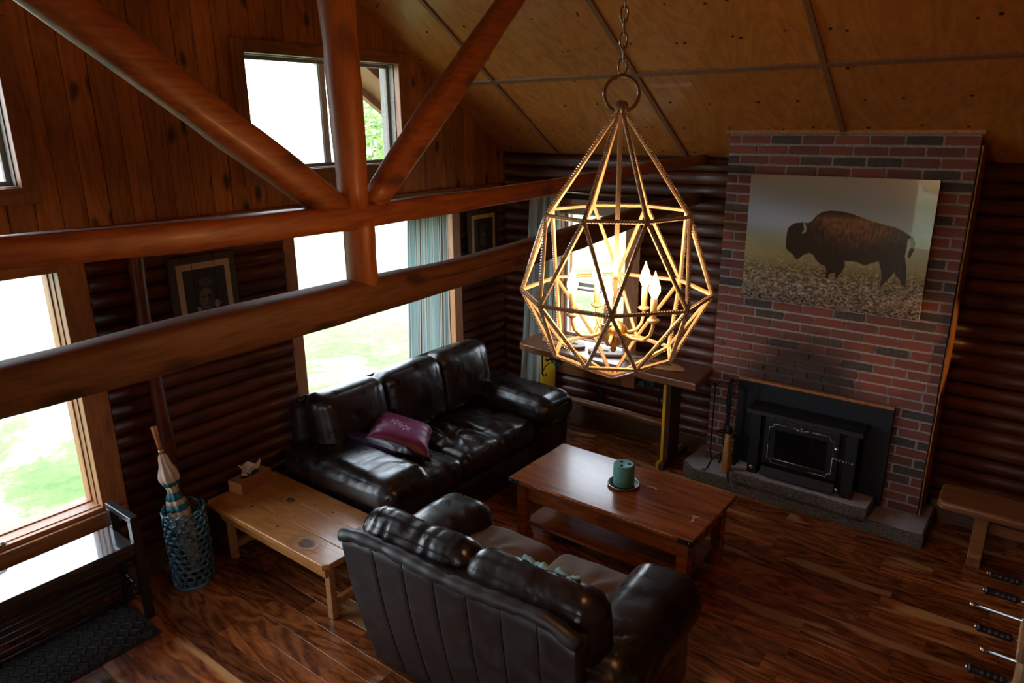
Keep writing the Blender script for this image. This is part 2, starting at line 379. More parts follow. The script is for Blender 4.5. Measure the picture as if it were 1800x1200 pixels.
def rbox(half, r, n=14, puff=(0, 0, 0), disp=None, pinch=0):
    """rounded, puffed box as (V, F): half sizes, edge radius, grid, outward swell per axis"""
    half = np.array(half, float); V = []; F = []; idx = {}
    g = np.linspace(-1, 1, n+1); g = np.sign(g)*np.abs(g)**.8
    def key(p): return tuple(np.round(p, 5))
    for ax in range(3):
        for sg in (-1, 1):
            ids = np.zeros((n+1, n+1), int)
            for i in range(n+1):
                for j in range(n+1):
                    p = [0, 0, 0]; p[ax] = sg; p[(ax+1) % 3] = g[i]; p[(ax+2) % 3] = g[j]; k = key(p)
                    if k not in idx: idx[k] = len(V); V.append(p)
                    ids[i, j] = idx[k]
            for i in range(n):
                for j in range(n):
                    q = (ids[i, j], ids[i+1, j], ids[i+1, j+1], ids[i, j+1]); F.append(q if sg > 0 else q[::-1])
    U = np.array(V, float); P = U*half; rr = min(r, half.min()*.999)
    inn = np.clip(P, -(half-rr), half-rr); D = P-inn; L = np.linalg.norm(D, axis=1, keepdims=True); D = D/np.maximum(L, 1e-9)
    Q = inn+D*rr
    a = 1-U**2
    for ax in range(3):
        m = a[:, (ax+1) % 3]*a[:, (ax+2) % 3]; Q[:, ax] += np.sign(U[:, ax])*puff[ax]*m*(np.abs(U[:, ax]) ** 2)
    if disp is not None: Q = Q+D*disp(U, Q)[:, None]
    return Q, F
def wrinkle(amp=.006, tuft=None, seed=0, stretch=(3, 14, 8)):
    def fn(U, Q):
        s_ = np.array(stretch)*.8
        q = Q+.035*np.stack([vn(Q*8+seed), vn(Q*8+9+seed), vn(Q*8+21+seed)], 1)
        n1 = np.abs(vn(q*s_*1.3+seed*3.1)); n2 = np.abs(vn(q*s_*2.9+seed*1.7)); g_ = .5+.5*vn(Q*4.5+seed*2)
        d = -amp*.8*(1-np.clip(n1/.30, 0, 1))**1.3*g_-amp*.12*(1-np.clip(n2/.35, 0, 1))*g_+amp*.5*vn(Q*4+seed)
        if tuft is not None:
            for (ta, tb, dep, ax) in tuft:
                ia, ib = [(1, 2), (0, 2), (0, 1)][ax]
                dx = U[:, ia]-ta; dy = U[:, ib]-tb; R = np.sqrt(dx**2+dy**2); an = np.arctan2(dy, dx)
                on = (U[:, ax] > .6)
                d = d-on*dep*np.exp(-(R/.25)**2)+on*dep*.28*np.sin(an*7+seed+2*vn(Q*6))*np.exp(-((R-.42)/.4)**2)
        return d
    return fn
def cushion(name, mat, parent, c, half, r, puff=(0, 0, 0), n=26, disp=None, rot=None, local=False, label=None):
    Q, F = rbox(half, r, n, puff, disp); m = MB(); m.add(Q, F)
    T = Matrix.Translation(c)
    if rot: T = T @ Matrix.Rotation(rot[2], 4, 'Z') @ Matrix.Rotation(rot[1], 4, 'Y') @ Matrix.Rotation(rot[0], 4, 'X')
    m.xf(T); return m.build(name, mat, parent, True, local=local, label=label)

XW, YW, YS, XE = -4.25, 5.40, -1.5, 3.0
RY, SL, ZE = 1.95, .64, 2.45
def zc(y): return ZE+SL*(YW-y) if y > RY else ZE+SL*(y-YS)

# ================================================================ SETTING
# openings on the left wall (y0, y1, z0, z1)
WIN = {1: (-.25, 1.50, .56, 1.96), 2: (3.0, 4.62, .56, 1.965), 3: (2.77, 4.08, 2.41, 3.135), 4: (-.15, 1.42, 2.41, 3.135)}
def holes_split(y0, y1, z0, z1, hs):
    """rectangles covering (y0..y1)x(z0..z1) minus holes"""
    out = []; ys = sorted({y0, y1, *[h[0] for h in hs if y0 < h[0] < y1], *[h[1] for h in hs if y0 < h[1] < y1]})
    for a, b in zip(ys, ys[1:]):
        zs = [(z0, z1)]
        for h in hs:
            if h[0] < b-1e-6 and h[1] > a+1e-6:
                nz = []
                for (p, q) in zs:
                    if h[2] > p: nz.append((p, min(q, h[2])))
                    if h[3] < q: nz.append((max(p, h[3]), q))
                zs = [s_ for s_ in nz if s_[1]-s_[0] > 1e-4]
        out += [(a, b, p, q) for p, q in zs]
    return out
m = MB()
for a, b, p, q in holes_split(YS, YW+.2, -.3, 2.44, list(WIN.values())): m.box(XW-.18, XW-.025, a, b, p, q)
for a, b, p, q in holes_split(YS, YW+.2, 2.44, 3.3, list(WIN.values())):
    # clip top under the roof
    m.prism([(a, p), (b, p), (b, min(q, zc(b)) if zc(b) > p else p+.001), (a, min(q, zc(a)))], 'X', XW-.18, XW-.025) if min(zc(a), zc(b)) < q else m.box(XW-.18, XW-.025, a, b, p, q)
m.prism([(YS+1.3, 3.3), (YW-1.33, 3.3), (RY, zc(RY))], 'X', XW-.18, XW-.025)
wall_left = struct(m.build('wall_left', 'shell_dark'), 'log lower wall with varnished board gable and four windows')
m = MB(); WB = (-3.62, -2.93, .78, 1.94)
def hs_x(h): return h
for a, b, p, q in holes_split(XW-.18, XE, -.3, 2.75, [WB]): m.box(a, b, YW+.025, YW+.2, p, q)
wall_back = struct(m.build('wall_back', 'shell_dark'), 'dark half-log siding wall behind the brick chimney')
# rest of the shell behind the camera: south wall with windows, east wall
SW = [(-1.83, -.85, .87, 1.98)]
m = MB()
for a, b, p, q in holes_split(XW-.18, XE, -.3, 2.5, SW): m.box(a, b, YS-.15, YS, p, q)
struct(m.build('wall_front', 'gable_board'), 'board wall opposite the fireplace')
EW = []
m = MB()
for a, b, p, q in holes_split(YS, YW+.2, -.3, 2.44, EW): m.box(XE, XE+.15, a, b, p, q)
m.prism([(YS, 2.44), (YW+.1, 2.44), (RY, zc(RY))], 'X', XE, XE+.15)
struct(m.build('wall_right', 'gable_board'), 'board wall on the right side of the room')
for i, (h, nm) in enumerate(((SW[0], 'window_6'),)):
    m = MB(); c_ = (h[0]+h[1])/2
    m.box(h[0], h[0]+.05, YS-.12, YS+.02, h[2], h[3]).box(h[1]-.05, h[1], YS-.12, YS+.02, h[2], h[3]).box(h[0], h[1], YS-.12, YS+.02, h[2], h[2]+.05).box(h[0], h[1], YS-.12, YS+.02, h[3]-.05, h[3]).box(c_-.025, c_+.025, YS-.1, YS-.02, h[2], h[3])
    f_ = struct(m.build(nm, 'window_trim'), 'framed window in the wall opposite the fireplace')
    MB().box(h[0]+.04, h[1]-.04, YS-.08, YS-.074, h[2]+.04, h[3]-.04).build('pane', 'glass', f_)

# floor: sub floor + planks
floor = sempty('floor', 'reddish acacia plank floor with pale sapwood streaks')
MB().box(XW-.18, XE+.1, YS-.1, YW+.2, -.12, -.016).build('sub_floor', 'shell_dark', floor)
PW = .128; y = .62; row = 0; nplank = 0
rest = MB()
while y < YW+.02:
    x = XW-.02-random.random()*.8; gap = .0006
    while x < 1.15:
        L = random.choice((.45, .62, .8, 1.0, 1.22)) if y > .6 else 1.2
        x1 = min(x+L, 1.3); xa = max(x, XW-.05)
        # planks wholly hidden from every near viewpoint go to the joined remainder
        hid = (y < 1.6 and x > -2.3) or (x > .3 and y < 3.2) or (x > .15 and y < 2.6) or (y < 2.1 and x > -1.0) or (y > 5.15 and x > -2.2)
        if x1-xa > .05:
            dz = random.uniform(-.0004, .0004)
            if hid or nplank > 296: rest.box(xa+gap, x1-gap, y+gap, y+PW-gap, -.016, dz)
            else:
                m = MB().box(xa+gap, x1-gap, y+gap, y+PW-gap, -.016, dz)
                m.build('plank', 'floor_plank', floor, bevel=.0009, bseg=1); nplank += 1
        x = x1
    y += PW; row += 1
yy = YS
while yy < .61:
    rest.box(XW-.02, XE, yy+.001, yy+PW-.001, -.016, 0); yy += PW
rest.box(1.3, XE, .62, YW, -.016, 0)
rest.build('far_planks', 'floor_plank', floor, kind='stuff')

# half-log siding
def log_seg(axis, a, b, z, r, wall, outd, name, mat, parent):
    """half-round log along axis from a to b, centre height z, on plane wall facing outd"""
    n = max(3, int((b-a)/.35)+1); V = []; F = []; K = 7; ph = random.random()*100
    for i in range(n):
        u = a+(b-a)*i/(n-1); rr = r*(1+.05*math.sin(u*3.1+ph)+.03*math.sin(u*9.7+ph*2)); dz = .004*math.sin(u*2.3+ph)
        for k in range(K):
            t_ = -PI/2+PI*k/(K-1); d = math.cos(t_)*rr*.85; h_ = math.sin(t_)*rr
            V.append((wall+outd*d, u, z+h_+dz) if axis == 'Y' else (u, wall+outd*d, z+h_+dz))
    for i in range(n-1):
        for k in range(K-1): F.append((i*K+k, i*K+k+1, (i+1)*K+k+1, (i+1)*K+k))
        F.append((i*K+K-1, i*K, (i+1)*K, (i+1)*K+K-1))
    F += [tuple(range(K)), tuple(range((n-1)*K, n*K))[::-1]]
    m = MB(); m.add(V, F); return m.build(name, mat, parent, True)
PIT = .095; z = .145
WTR = {1: (-.40, 1.64, .43, 2.05), 2: (2.905, 4.72, .44, 2.06)}
while z < 2.13:
    segs = [(YS+.02, YW)]
    for h in WTR.values():
        if h[2] < z+.03 and h[3] > z-.03:
            ns = []
            for a, b in segs:
                if h[0] > a: ns.append((a, min(b, h[0])))
                if h[1] < b: ns.append((max(a, h[1]), b))
            segs = ns
    for a, b in segs:
        if b-a > .06: log_seg('Y', a, b, z, PIT*.53, XW, 1, 'log', 'log_siding', wall_left)
    z += PIT
WTB = (-3.72, -2.79, .44, 2.06); z = .175; PITB = .1
while z < 2.44:
    segs = [(XW+.03, XE)]
    for h in ((WTB[0], WTB[1], WTB[2], WTB[3]), (-2.0, -.49, -1, 3)):
        if h[2] < z+.03 and h[3] > z-.03:
            ns = []
            for a, b in segs:
                if h[0] > a: ns.append((a, min(b, h[0])))
                if h[1] < b: ns.append((max(a, h[1]), b))
            segs = ns
    for a, b in segs:
        if b-a > .04: log_seg('X', a, b, z, PITB*.53, YW, -1, 'log', 'log_siding_back', wall_back)
    z += PITB
# skirting
struct(MB().box(XW-.02, XW+.045, YS, YW, 0, .13).build('baseboard_left', 'old_plank', bevel=.006), 'weathered base plank under the left log wall')
struct(MB().box(XW+.05, -2.02, YW-.05, YW+.02, 0, .16).build('baseboard_back', 'old_plank', bevel=.006), 'weathered base plank under the back log wall left of the chimney')
struct(MB().box(-.44, XE, YW-.05, YW+.02, 0, .16).build('baseboard_right', 'old_plank', bevel=.006), 'weathered base plank under the back log wall right of the chimney')

# gable boards
BP = .125; k = 0; y = YS+.04
WTU = [(2.68, 4.18, 2.325, 3.215), (-.25, 1.505, 2.325, 3.215)]
y = 1.59-BP*25
while y < YW:
    a, b = max(y, YS)+.0015, min(y+BP, YW)-.0015
    if b-a > .02:
        dx = random.uniform(-.001, .0015)
        cuts = sorted({a, b, *[e for h in WTU for e in (h[0]+.01, h[1]-.01) if a+.004 < e < b-.004]})
        m = MB(); done = []
        for a1, b1 in zip(cuts, cuts[1:]):
            segs = [(2.17, 9)]
            for h in WTU:
                if h[0] < (a1+b1)/2 < h[1]: segs = [(2.17, h[2]+.02), (h[3]-.02, 9)]
            for (p, q) in segs:
                ta, tb = min(q, zc(a1)), min(q, zc(b1))
                if ta > p+.01 or tb > p+.01:
                    pts = [(a1, p), (b1, p), (b1, max(tb, p+.001)), (a1, max(ta, p+.001))]
                    if a1 < RY < b1 and q > 4: pts = [(a1, p), (b1, p), (b1, tb), (RY, zc(RY)), (a1, ta)]
                    m.prism(pts, 'X', XW-.025, XW+.006+dx)
        if m.v: m.build('gable_board', 'gable_board', wall_left, bevel=.003 if len(cuts) == 2 else 0, bseg=1)
    y += BP
MB().box(XW-.02, XW+.035, YS, YW, 2.115, 2.175).build('plate_rail', 'beam', wall_left, bevel=.006)

# windows of left wall
def window_left(n, h, tr, mull=None, mat='window_trim', sill=True, label='', deep=.10, sash='window_trim', slider=False):
    y0, y1, z0, z1 = h; ty0, ty1, tz0, tz1 = tr
    root = sempty(f'window_{n}', label, (XW, (y0+y1)/2, z0))
    ex = XW+.035 if tz0 < 2 else XW+.03
    for nm, bx in (('side_trim', (XW-.03, ex, ty0, y0, tz0, tz1)), ('side_trim', (XW-.03, ex, y1, ty1, tz0, tz1)), ('head_trim', (XW-.03, ex, y0-.0, y1, z1, tz1)), ('sill_trim', (XW-.03, ex, y0, y1, tz0, z0))):
        MB().box(*bx).build(nm, 'window_trim' if nm == 'side_trim' else 'window_trim_flat', root, bevel=.004)
    # jamb liner
    for bx in ((XW-.182, XW-.03, y0-.02, y0+.005, z0, z1), (XW-.182, XW-.03, y1-.005, y1+.02, z0, z1), (XW-.182, XW-.03, y0, y1, z1-.005, z1+.02), (XW-.182, XW+.0, y0, y1, z0-.02, z0+.005)):
        MB().box(*bx).build('jamb', 'window_trim' if not slider else 'frame_grey', root)
    g = XW-.10; fw = .028 if slider else .012; sash = 'frame_grey' if slider else sash
    m = MB().box(g-.02, g+.015, y0, y0+fw, z0, z1).box(g-.02, g+.015, y1-fw, y1, z0, z1).box(g-.02, g+.015, y0+fw, y1-fw, z0, z0+fw).box(g-.02, g+.015, y0+fw, y1-fw, z1-fw, z1)
    m.build('sash', sash, root, bevel=.003)
    if mull:
        MB().box(g-.03, g+.012, mull-.025, mull+.025, z0+fw, z1-fw).box(g-.03, g+.02, mull-.045, mull-.035, z0+fw, z1-fw).build('mullion', 'aluminium', root, bevel=.002)
        MB().box(g-.004, g, y0+fw, mull-.025, z0+fw, z1-fw).build('pane', 'glass', root); MB().box(g-.012, g-.008, mull+.025, y1-fw, z0+fw, z1-fw).build('pane', 'glass', root)
    else: MB().box(g-.004, g, y0+fw, y1-fw, z0+fw, z1-fw).build('pane', 'glass', root)
    return root
w1 = window_left(1, WIN[1], WTR[1], label='large lower window at the left edge, looking onto the lawn, behind the black bench')
window_left(2, WIN[2], WTR[2], label='large lower window behind the three-seat sofa, with striped curtain')
window_left(3, WIN[3], WTU[0], mull=3.45, label='upper gable window behind the king post, roof eave and trees outside', slider=True)
window_left(4, WIN[4], WTU[1], mull=.6, label='upper gable window cut by the left edge of the photo', slider=True)
# deep sill board of window 1 and the crank
MB().box(XW-.03, XW+.06, -.40, 1.62, .50, .535).build('sill_board', 'window_trim_flat', w1, bevel=.008)
m = MB().ball((XW+.01, .99, .56), .022, 10, 6).tube([(XW+.01, .99, .55), (XW+.04, .97, .575), (XW+.05, .92, .58)], .008, 6); m.build('crank_handle', 'silver_trim', w1, True, label='small silver window crank')
# back wall window
x0, x1, z0, z1 = WB; r_ = sempty('window_5', 'window in the back wall between the log corner and the chimney', ((x0+x1)/2, YW, z0))
for nm, bx in (('side_trim', (WTB[0], x0, YW-.04, YW+.02, WTB[2], WTB[3])), ('side_trim', (x1, WTB[1], YW-.04, YW+.02, WTB[2], WTB[3])), ('head_trim', (x0, x1, YW-.045, YW+.02, z1, WTB[3])), ('sill_trim', (x0, x1, YW-.05, YW+.02, WTB[2], z0))):
    MB().box(*bx).build(nm, 'window_trim' if nm == 'side_trim' else 'bench_wood', r_, bevel=.004)
g = YW+.10
for bx in ((x0-.02, x0+.005, YW+.02, YW+.203, z0, z1), (x1-.005, x1+.02, YW+.02, YW+.203, z0, z1), (x0, x1, YW+.02, YW+.203, z1-.005, z1+.02), (x0, x1, YW+.02, YW+.203, z0-.02, z0+.005)): MB().box(*bx).build('jamb', 'window_trim', r_)
MB().box(x0, x0+.03, g-.015, g+.02, z0, z1).box(x1-.03, x1, g-.015, g+.02, z0, z1).box(x0+.03, x1-.03, g-.015, g+.02, z0, z0+.03).box(x0+.03, x1-.03, g-.015, g+.02, z1-.03, z1).box(x0+.03, x1-.03, g-.02, g+.02, 1.265, 1.30).box(x0+.03, x1-.03, g-.02, g+.02, 1.225, 1.245).build('sash', 'aluminium', r_, bevel=.003)
MB().box(x0+.03, x1-.03, g, g+.004, z0+.03, 1.225).box(x0+.03, x1-.03, g, g+.004, 1.30, z1-.03).build('pane', 'glass', r_)

# post against left wall
m = MB(); P = [(XW+.05, 1.91+.01*math.sin(z_*3), z_) for z_ in np.linspace(.13, 2.11, 14)]
m.tube(P, .05, 10, [.045+.004*math.sin(i*1.7) for i in range(14)], squash=(1, .9))
struct(m.build('trim_1', 'log_siding', smooth=True), 'round dark pole standing against the left log wall')
# dark upright strip at the right end of the left wall
struct(MB().box(XW-.02, XW+.04, YW-.09, YW-.0, .13, 2.17).build('trim_2', 'shell_dark', bevel=.008), 'dark corner strip where the log walls meet')

# ceiling: plywood panels on both slopes, battens, nails
ceil = sempty('ceiling', 'sloped plywood ceiling with thin battens and nail marks')
def cp(x, y, o=0):  # point on ceiling underside offset o inward (down)
    return (x, y, zc(y)-o)
def slab(name, mat, xa, xb, ya, yb, o0, o1, bevel=0):
    m = MB(); nrm = 1/math.hypot(1, SL)
    V = [(x, y, zc(y)-o/nrm) for o in (o0, o1) for y in (ya, yb) for x in (xa, xb)]
    m.add(V, [(0, 2, 3, 1), (4, 5, 7, 6), (0, 1, 5, 4), (2, 6, 7, 3), (0, 4, 6, 2), (1, 3, 7, 5)]); return m.build(name, mat, ceil, bevel=bevel)
xs = [XW-.02, -3.66, -2.45, -1.25, -.04, 1.17, 2.38, XE+.1]; ysn = [YW+.02, 4.53, 2.47, RY+.001]; yss = [RY-.001, .4, YS]
for ys_ in (ysn, yss):
    for a, b in zip(ys_, ys_[1:]):
        for p, q in zip(xs, xs[1:]): slab('plywood_panel', 'plywood', p+.003, q-.003, a-.003, b+.003, -.02, 0)
for p in xs[1:-1]: slab('batten', 'ceiling_batten', p-.017, p+.017, YW, RY+.01, 0, .012); slab('batten', 'ceiling_batten', p-.017, p+.017, RY-.01, YS, 0, .012)
for y_ in (4.53, 2.47, .4): slab('batten', 'ceiling_batten', XW, XE, y_-.015, y_+.015, -.002, .011)
m = MB()
nr = Vector((0, SL, 1)).normalized()
for y_ in np.arange(2.2, 5.4, .262):
    for x_ in np.arange(XW+.12, 2.2, .30):
        if random.random() < .12: continue
        for q in range(random.choice((1, 1, 2))):
            px, py = x_+random.uniform(-.05, .05)+q*.07, y_+random.uniform(-.02, .02); c0 = Vector(cp(px, py, .0008)); rr = random.uniform(.008, .013)
            ax = Vector((1, 0, 0)); ay = nr.cross(ax); V = [c0+(ax*math.cos(a)+ay*math.sin(a))*rr for a in np.arange(0, 2*PI, PI/3)]
            m.add(V+[v_+nr*.001 for v_ in V], [tuple(range(6)), (6, 7, 8, 9, 10, 11)]+[(i, (i+1) % 6, 6+(i+1) % 6, 6+i) for i in range(6)])
m.build('nail_marks', 'nail_dark', ceil, kind='stuff')
# roof deck above, running out as eave beyond the left gable
m = MB()
for (ya, yb) in ((YW+.6, RY), (YS-.6, RY)):
    V = []
    for o in (.03, .16):
        for y_ in (ya, yb):
            zz = (ZE+SL*(YW-y_) if ya > 3 else ZE+SL*(y_-YS))+o
            V += [(XW-1.0, y_, zz), (XE+.4, y_, zz)]
    m.add(V, [(0, 2, 3, 1), (4, 5, 7, 6), (0, 1, 5, 4), (2, 6, 7, 3), (0, 4, 6, 2), (1, 3, 7, 5)])
roof = struct(m.build('roof', 'eave_wood'), 'roof deck running out past the gable as an eave')
for ya, s_ in ((YW+.6, 1), (YS-.6, -1)):
    zb = ZE+SL*(YW-(YW+.6)); m = MB(); m.prism([(ya, zb-.04), (ya, zb+.05), (RY, zc(RY)+.05), (RY, zc(RY)-.04)], 'X', XW-1.0, XW-.94); m.build('barge_board', 'eave_wood', roof)
    m = MB(); m.prism([(ya, zb-.07), (ya, zb+.03), (RY, zc(RY)+.03), (RY, zc(RY)-.07)], 'X', XW-.55, XW-.48); m.build('eave_rafter', 'eave_wood', roof)

# ================================================================ EXTERIOR
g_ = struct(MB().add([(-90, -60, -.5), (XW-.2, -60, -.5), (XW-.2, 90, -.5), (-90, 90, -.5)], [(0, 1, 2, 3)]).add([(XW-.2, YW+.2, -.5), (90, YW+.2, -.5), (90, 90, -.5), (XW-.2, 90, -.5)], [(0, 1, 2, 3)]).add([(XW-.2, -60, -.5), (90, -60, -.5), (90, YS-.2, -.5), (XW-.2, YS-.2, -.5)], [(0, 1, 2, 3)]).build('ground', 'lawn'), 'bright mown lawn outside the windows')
def tree(x, y, h, r, conifer, mat, label):
    t_ = thing('tree', label, 'tree', (x, y, -.5), 'trees beyond the lawn')
    m = MB().tube([(x, y, -.5), (x, y, h*.4), (x, y, h*.85)], .15, 7, [.18, .12, .04]); m.build('trunk', 'trunk_bark', t_, True)
    m = MB(); n = 1700
    for i in range(n):
        u = random.random()
        if conifer: zz = .6+u*(h-.6); R = r*(1-u)**.8*(.7+.3*math.sin(zz*7)); a = random.random()*2*PI; q = Vector((x+R*math.sqrt(random.random())*math.cos(a), y+R*math.sqrt(random.random())*math.sin(a), zz))
        else:
            d = Vector((random.gauss(0, 1), random.gauss(0, 1), random.gauss(0, 1))).normalized()*(random.random()**.33)
            q = Vector((x+d.x*r, y+d.y*r, h*.55+d.z*h*.45))
        s_ = random.uniform(.08, .19); e1 = Vector((random.gauss(0, 1), random.gauss(0, 1), random.gauss(0, .6))).normalized()*s_; e2 = Vector((random.gauss(0, 1), random.gauss(0, 1), random.gauss(0, .6))).normalized()*s_
        m.add([q-e1, q+e2, q+e1, q-e2], [(0, 1, 2, 3)])
    m.build('foliage', mat, t_, kind='stuff')
for i, (x, y, h, r, co, mt, lb) in enumerate((
    (-26, 24.6, 11, 2.2, True, 'foliage', 'tall dark conifer seen through the upper window right of the king post'),
    (-22, 20.9, 4.6, 2.6, False, 'foliage_pale', 'pale round bush seen low in the upper window right of the king post'),
    (-34, 38, 12, 2.4, True, 'foliage', 'conifer at the right side of the upper window'),
    (-40, 42, 9, 2.8, False, 'foliage_pale', 'pale leafy tree behind the conifers in the upper window'),
    (-9.5, 30, 7, 2.6, False, 'foliage', 'leafy tree outside beyond the back window'),
    (-17, 33, 8, 2.6, False, 'foliage_pale', 'second leafy tree outside beyond the back window'))): tree(x, y, h, r, co, mt, lb)

# ================================================================ TRUSS
XT = -2.3
def log_beam(name, P, rads, mat, squash, label, cat='beam', seg=24, flat=True):
    P = [Vector(p) for p in P]; m = MB()
    # refine path
    PP = []; RR = []
    for i in range(len(P)-1):
        for k in range(5): u = k/5; PP.append(P[i].lerp(P[i+1], u)); RR.append(rads[i]*(1-u)+rads[i+1]*u)
    PP.append(P[-1]); RR.append(rads[-1]); m.tube(PP, 0, seg, RR, squash=squash)
    V = np.array(m.v); V0 = V; cen = np.repeat(np.array([list(p) for p in PP]), seg, 0); d = V-cen; L = np.linalg.norm(d, axis=1, keepdims=True)
    w_ = np.abs(d/np.maximum(L, 1e-9)); hh_ = np.maximum(w_[:, 2], .001); pp = 4.5 if flat else 2.0; sc_ = ((1-hh_**2).clip(0)**(pp/2)+hh_**pp)**(-1/pp); V = cen+d*sc_[:, None]
    V = V+d/L*(.005*fbm(V*np.array([5, 5, 5]), 3)[:, None]); m.v = [tuple(p) for p in V]
    o = m.build(name, mat, None, True); tag(o, label, cat); return o
yy = [-1.5, 0, .7, 1.2, 1.9, 2.6, 3.35, 4.0, 4.6, 5.39]
ztop = [2.42, 2.425, 2.417, 2.402, 2.392, 2.392, 2.40, 2.42, 2.447, 2.45]; zbot = [2.32, 2.335, 2.33, 2.303, 2.294, 2.303, 2.32, 2.345, 2.372, 2.38]
log_beam('tie_beam', [(XT, a, (p+q)/2) for a, p, q in zip(yy, ztop, zbot)], [(p-q)/2 for p, q in zip(ztop, zbot)], 'beam', (1.15, 1), 'orange-stained upper log tie beam crossing the room under the king post')
ztop = [2.06, 2.06, 2.071, 2.086, 2.085, 2.078, 2.105, 2.135, 2.165, 2.17]; zbot = [1.915, 1.92, 1.92, 1.918, 1.93, 1.945, 1.965, 2.01, 2.06, 2.09]
lb_ = log_beam('lower_beam', [(XT, a, (p+q)/2) for a, p, q in zip(yy, ztop, zbot)], [(p-q)/2 for p, q in zip(ztop, zbot)], 'beam_lower', (.9, 1), 'thick brown lower log beam with a checked face, in front of the windows')
m = MB(); m.tube([(XT+.062+.002*math.sin(y_*7), y_, float(np.interp(y_, yy, ztop))*.62+float(np.interp(y_, yy, zbot))*.38-.0+.006*math.sin(y_*4)) for y_ in np.linspace(.3, 5.0, 60)], .0022, 4)
lb_c = m.build('check_crack', 'nail_dark', lb_, label='long dark drying crack')
log_beam('spacer_post', [(XT, 1.955, 2.02), (XT, 1.95, 2.17), (XT, 1.955, 2.33)], [.067, .066, .067], 'beam_post', (.9, 1), 'short post standing between the two log beams', 'post')
log_beam('king_post', [(XT, 1.935, 2.375), (XT, 1.932, 2.75), (XT, 1.92, 3.15), (XT, 1.92, 3.8), (XT, 1.92, 4.55)], [.062, .064, .072, .08, .085], 'beam_post', (1, 1), 'tall peeled king post rising from the tie beam to the ridge', 'post')
log_beam('left_brace', [(XT, 1.86, 2.37), (XT, 1.42, 2.685), (XT, .965, 3.02), (XT, .3, 3.50)], [.052, .056, .058, .06], 'beam', (1, 1), 'diagonal log brace rising left from the foot of the king post', 'brace')
log_beam('right_brace', [(XT, 2.03, 2.38), (XT, 2.35, 2.685), (XT, 2.98, 3.26), (XT, 3.3, 3.56), (XT, 3.42, 3.66)], [.048, .056, .052, .05, .05], 'beam', (1, 1), 'diagonal log brace rising right from the foot of the king post to the ceiling', 'brace')

# ================================================================ CHIMNEY
ch = thing('chimney', 'red and charcoal brick chimney breast with grey mortar', 'chimney', (-1.25, 5.27, 0))
XL, XR, YF = -2.01, -.48, 5.13; Z0, RH = .10, .0678
MB().box(XL+.006, XR-.006, YF+.008, YW-.05, 0, 2.40).prism([(YF+.008, 2.40), (YW-.002, 2.40), (YW-.002, 2.44), (YF+.02, 2.612), (YF+.008, 2.612)], 'X', XL+.006, XR-.006).build('mortar_core', 'mortar', ch)
def brick_mesh(L, jit=0):
    m = MB(); h = (RH-.013)/2; V, F = rbox((L/2, .05, h), .004, 2); V = np.array(V); V += .0012*fbm(V*60+jit*9, 2)[:, None]
    m.add(V, F); me = bpy.data.meshes.new('brick'); me.from_pydata(m.v, [], m.f); me.materials.append(MAT['brick']); return me
full = [brick_mesh(.194, i) for i in range(4)]; cache = {}
nb = 0
for r in range(37):
    zc_ = Z0+RH*(r+.5); P_ = .2075; x = XL; segs = []
    if r in (11, 12): L0 = [(.2075 if not (XL+.3 < XL+i*.10 < XR-.3) else .104) for i in range(20)]
    first = .42*P_ if r % 2 == 0 else P_; xx = XL; i = 0
    while xx < XR-.02:
        L = first if i == 0 else P_
        if r == 12 and -1.75 < xx < -1.3: L = P_/2
        L = min(L, XR-xx); 
        if L > .03: segs.append((xx, L))
        xx += L; i += 1
    for xa, L in segs:
        xc = xa+L/2
        if zc_ < .83 and -1.70 < xc-L/2 and xc+L/2 < -.76: continue   # opening closed by the steel surround
        if abs(L-P_) < .002: me = random.choice(full)
        else:
            kk = round(L, 2); me = cache.get(kk) or cache.setdefault(kk, brick_mesh(L-.0135))
        o = bpy.data.objects.new('brick', me); C.objects.link(o); o.parent = ch
        o.location = Vector((xc, YF+.05+random.uniform(-.002, .002), zc_))-ch.location; nb += 1
# right flank bricks
for r in range(37):
    zc_ = Z0+RH*(r+.5)
    me = cache.get('side') or cache.setdefault('side', brick_mesh(.10))
    if r % 2 == 0 and nb < 299:
        o = bpy.data.objects.new('brick', me); C.objects.link(o); o.parent = ch; o.rotation_euler = (0, 0, PI/2); o.location = Vector((XR-.051, YF+.19, zc_))-ch.location; nb += 1
# live-edge slab up the right flank
m = MB(); n = 40; V = []; F = []
for i in range(n+1):
    z_ = .11+(2.55-.11)*i/n; e = .018*math.sin(z_*9)+.012*math.sin(z_*23+1)+.008*math.sin(z_*51); x_out = XR+.016
    fy = YF-.012-.012*abs(math.sin(z_*5))+e*.5
    V += [(XR+.001, fy+.03, z_), (XR+.012, fy, z_), (x_out-.002, fy+.012+e*.3, z_), (x_out, YW-.06, z_), (XR+.001, YW-.06, z_)]
for i in range(n):
    for k in range(5): a = i*5+k; b = i*5+(k+1) % 5; F.append((a, b, b+5, a+5))
F += [(4, 3, 2, 1, 0), tuple(n*5+k for k in range(5))]
o = m.add(V, F).build('live_edge_slab', 'live_slab', None, smooth=False); tag(o, 'orange live-edge bark slab up the right side of the brick chimney', 'slab')
tag(MB().box(XL-.02, XR+.015, YF-.022, YF+.01, 2.613, 2.655).build('chimney_cap_board', 'window_trim_flat', None, bevel=.004), 'thin brown board capping the brick chimney under the ceiling', 'board')
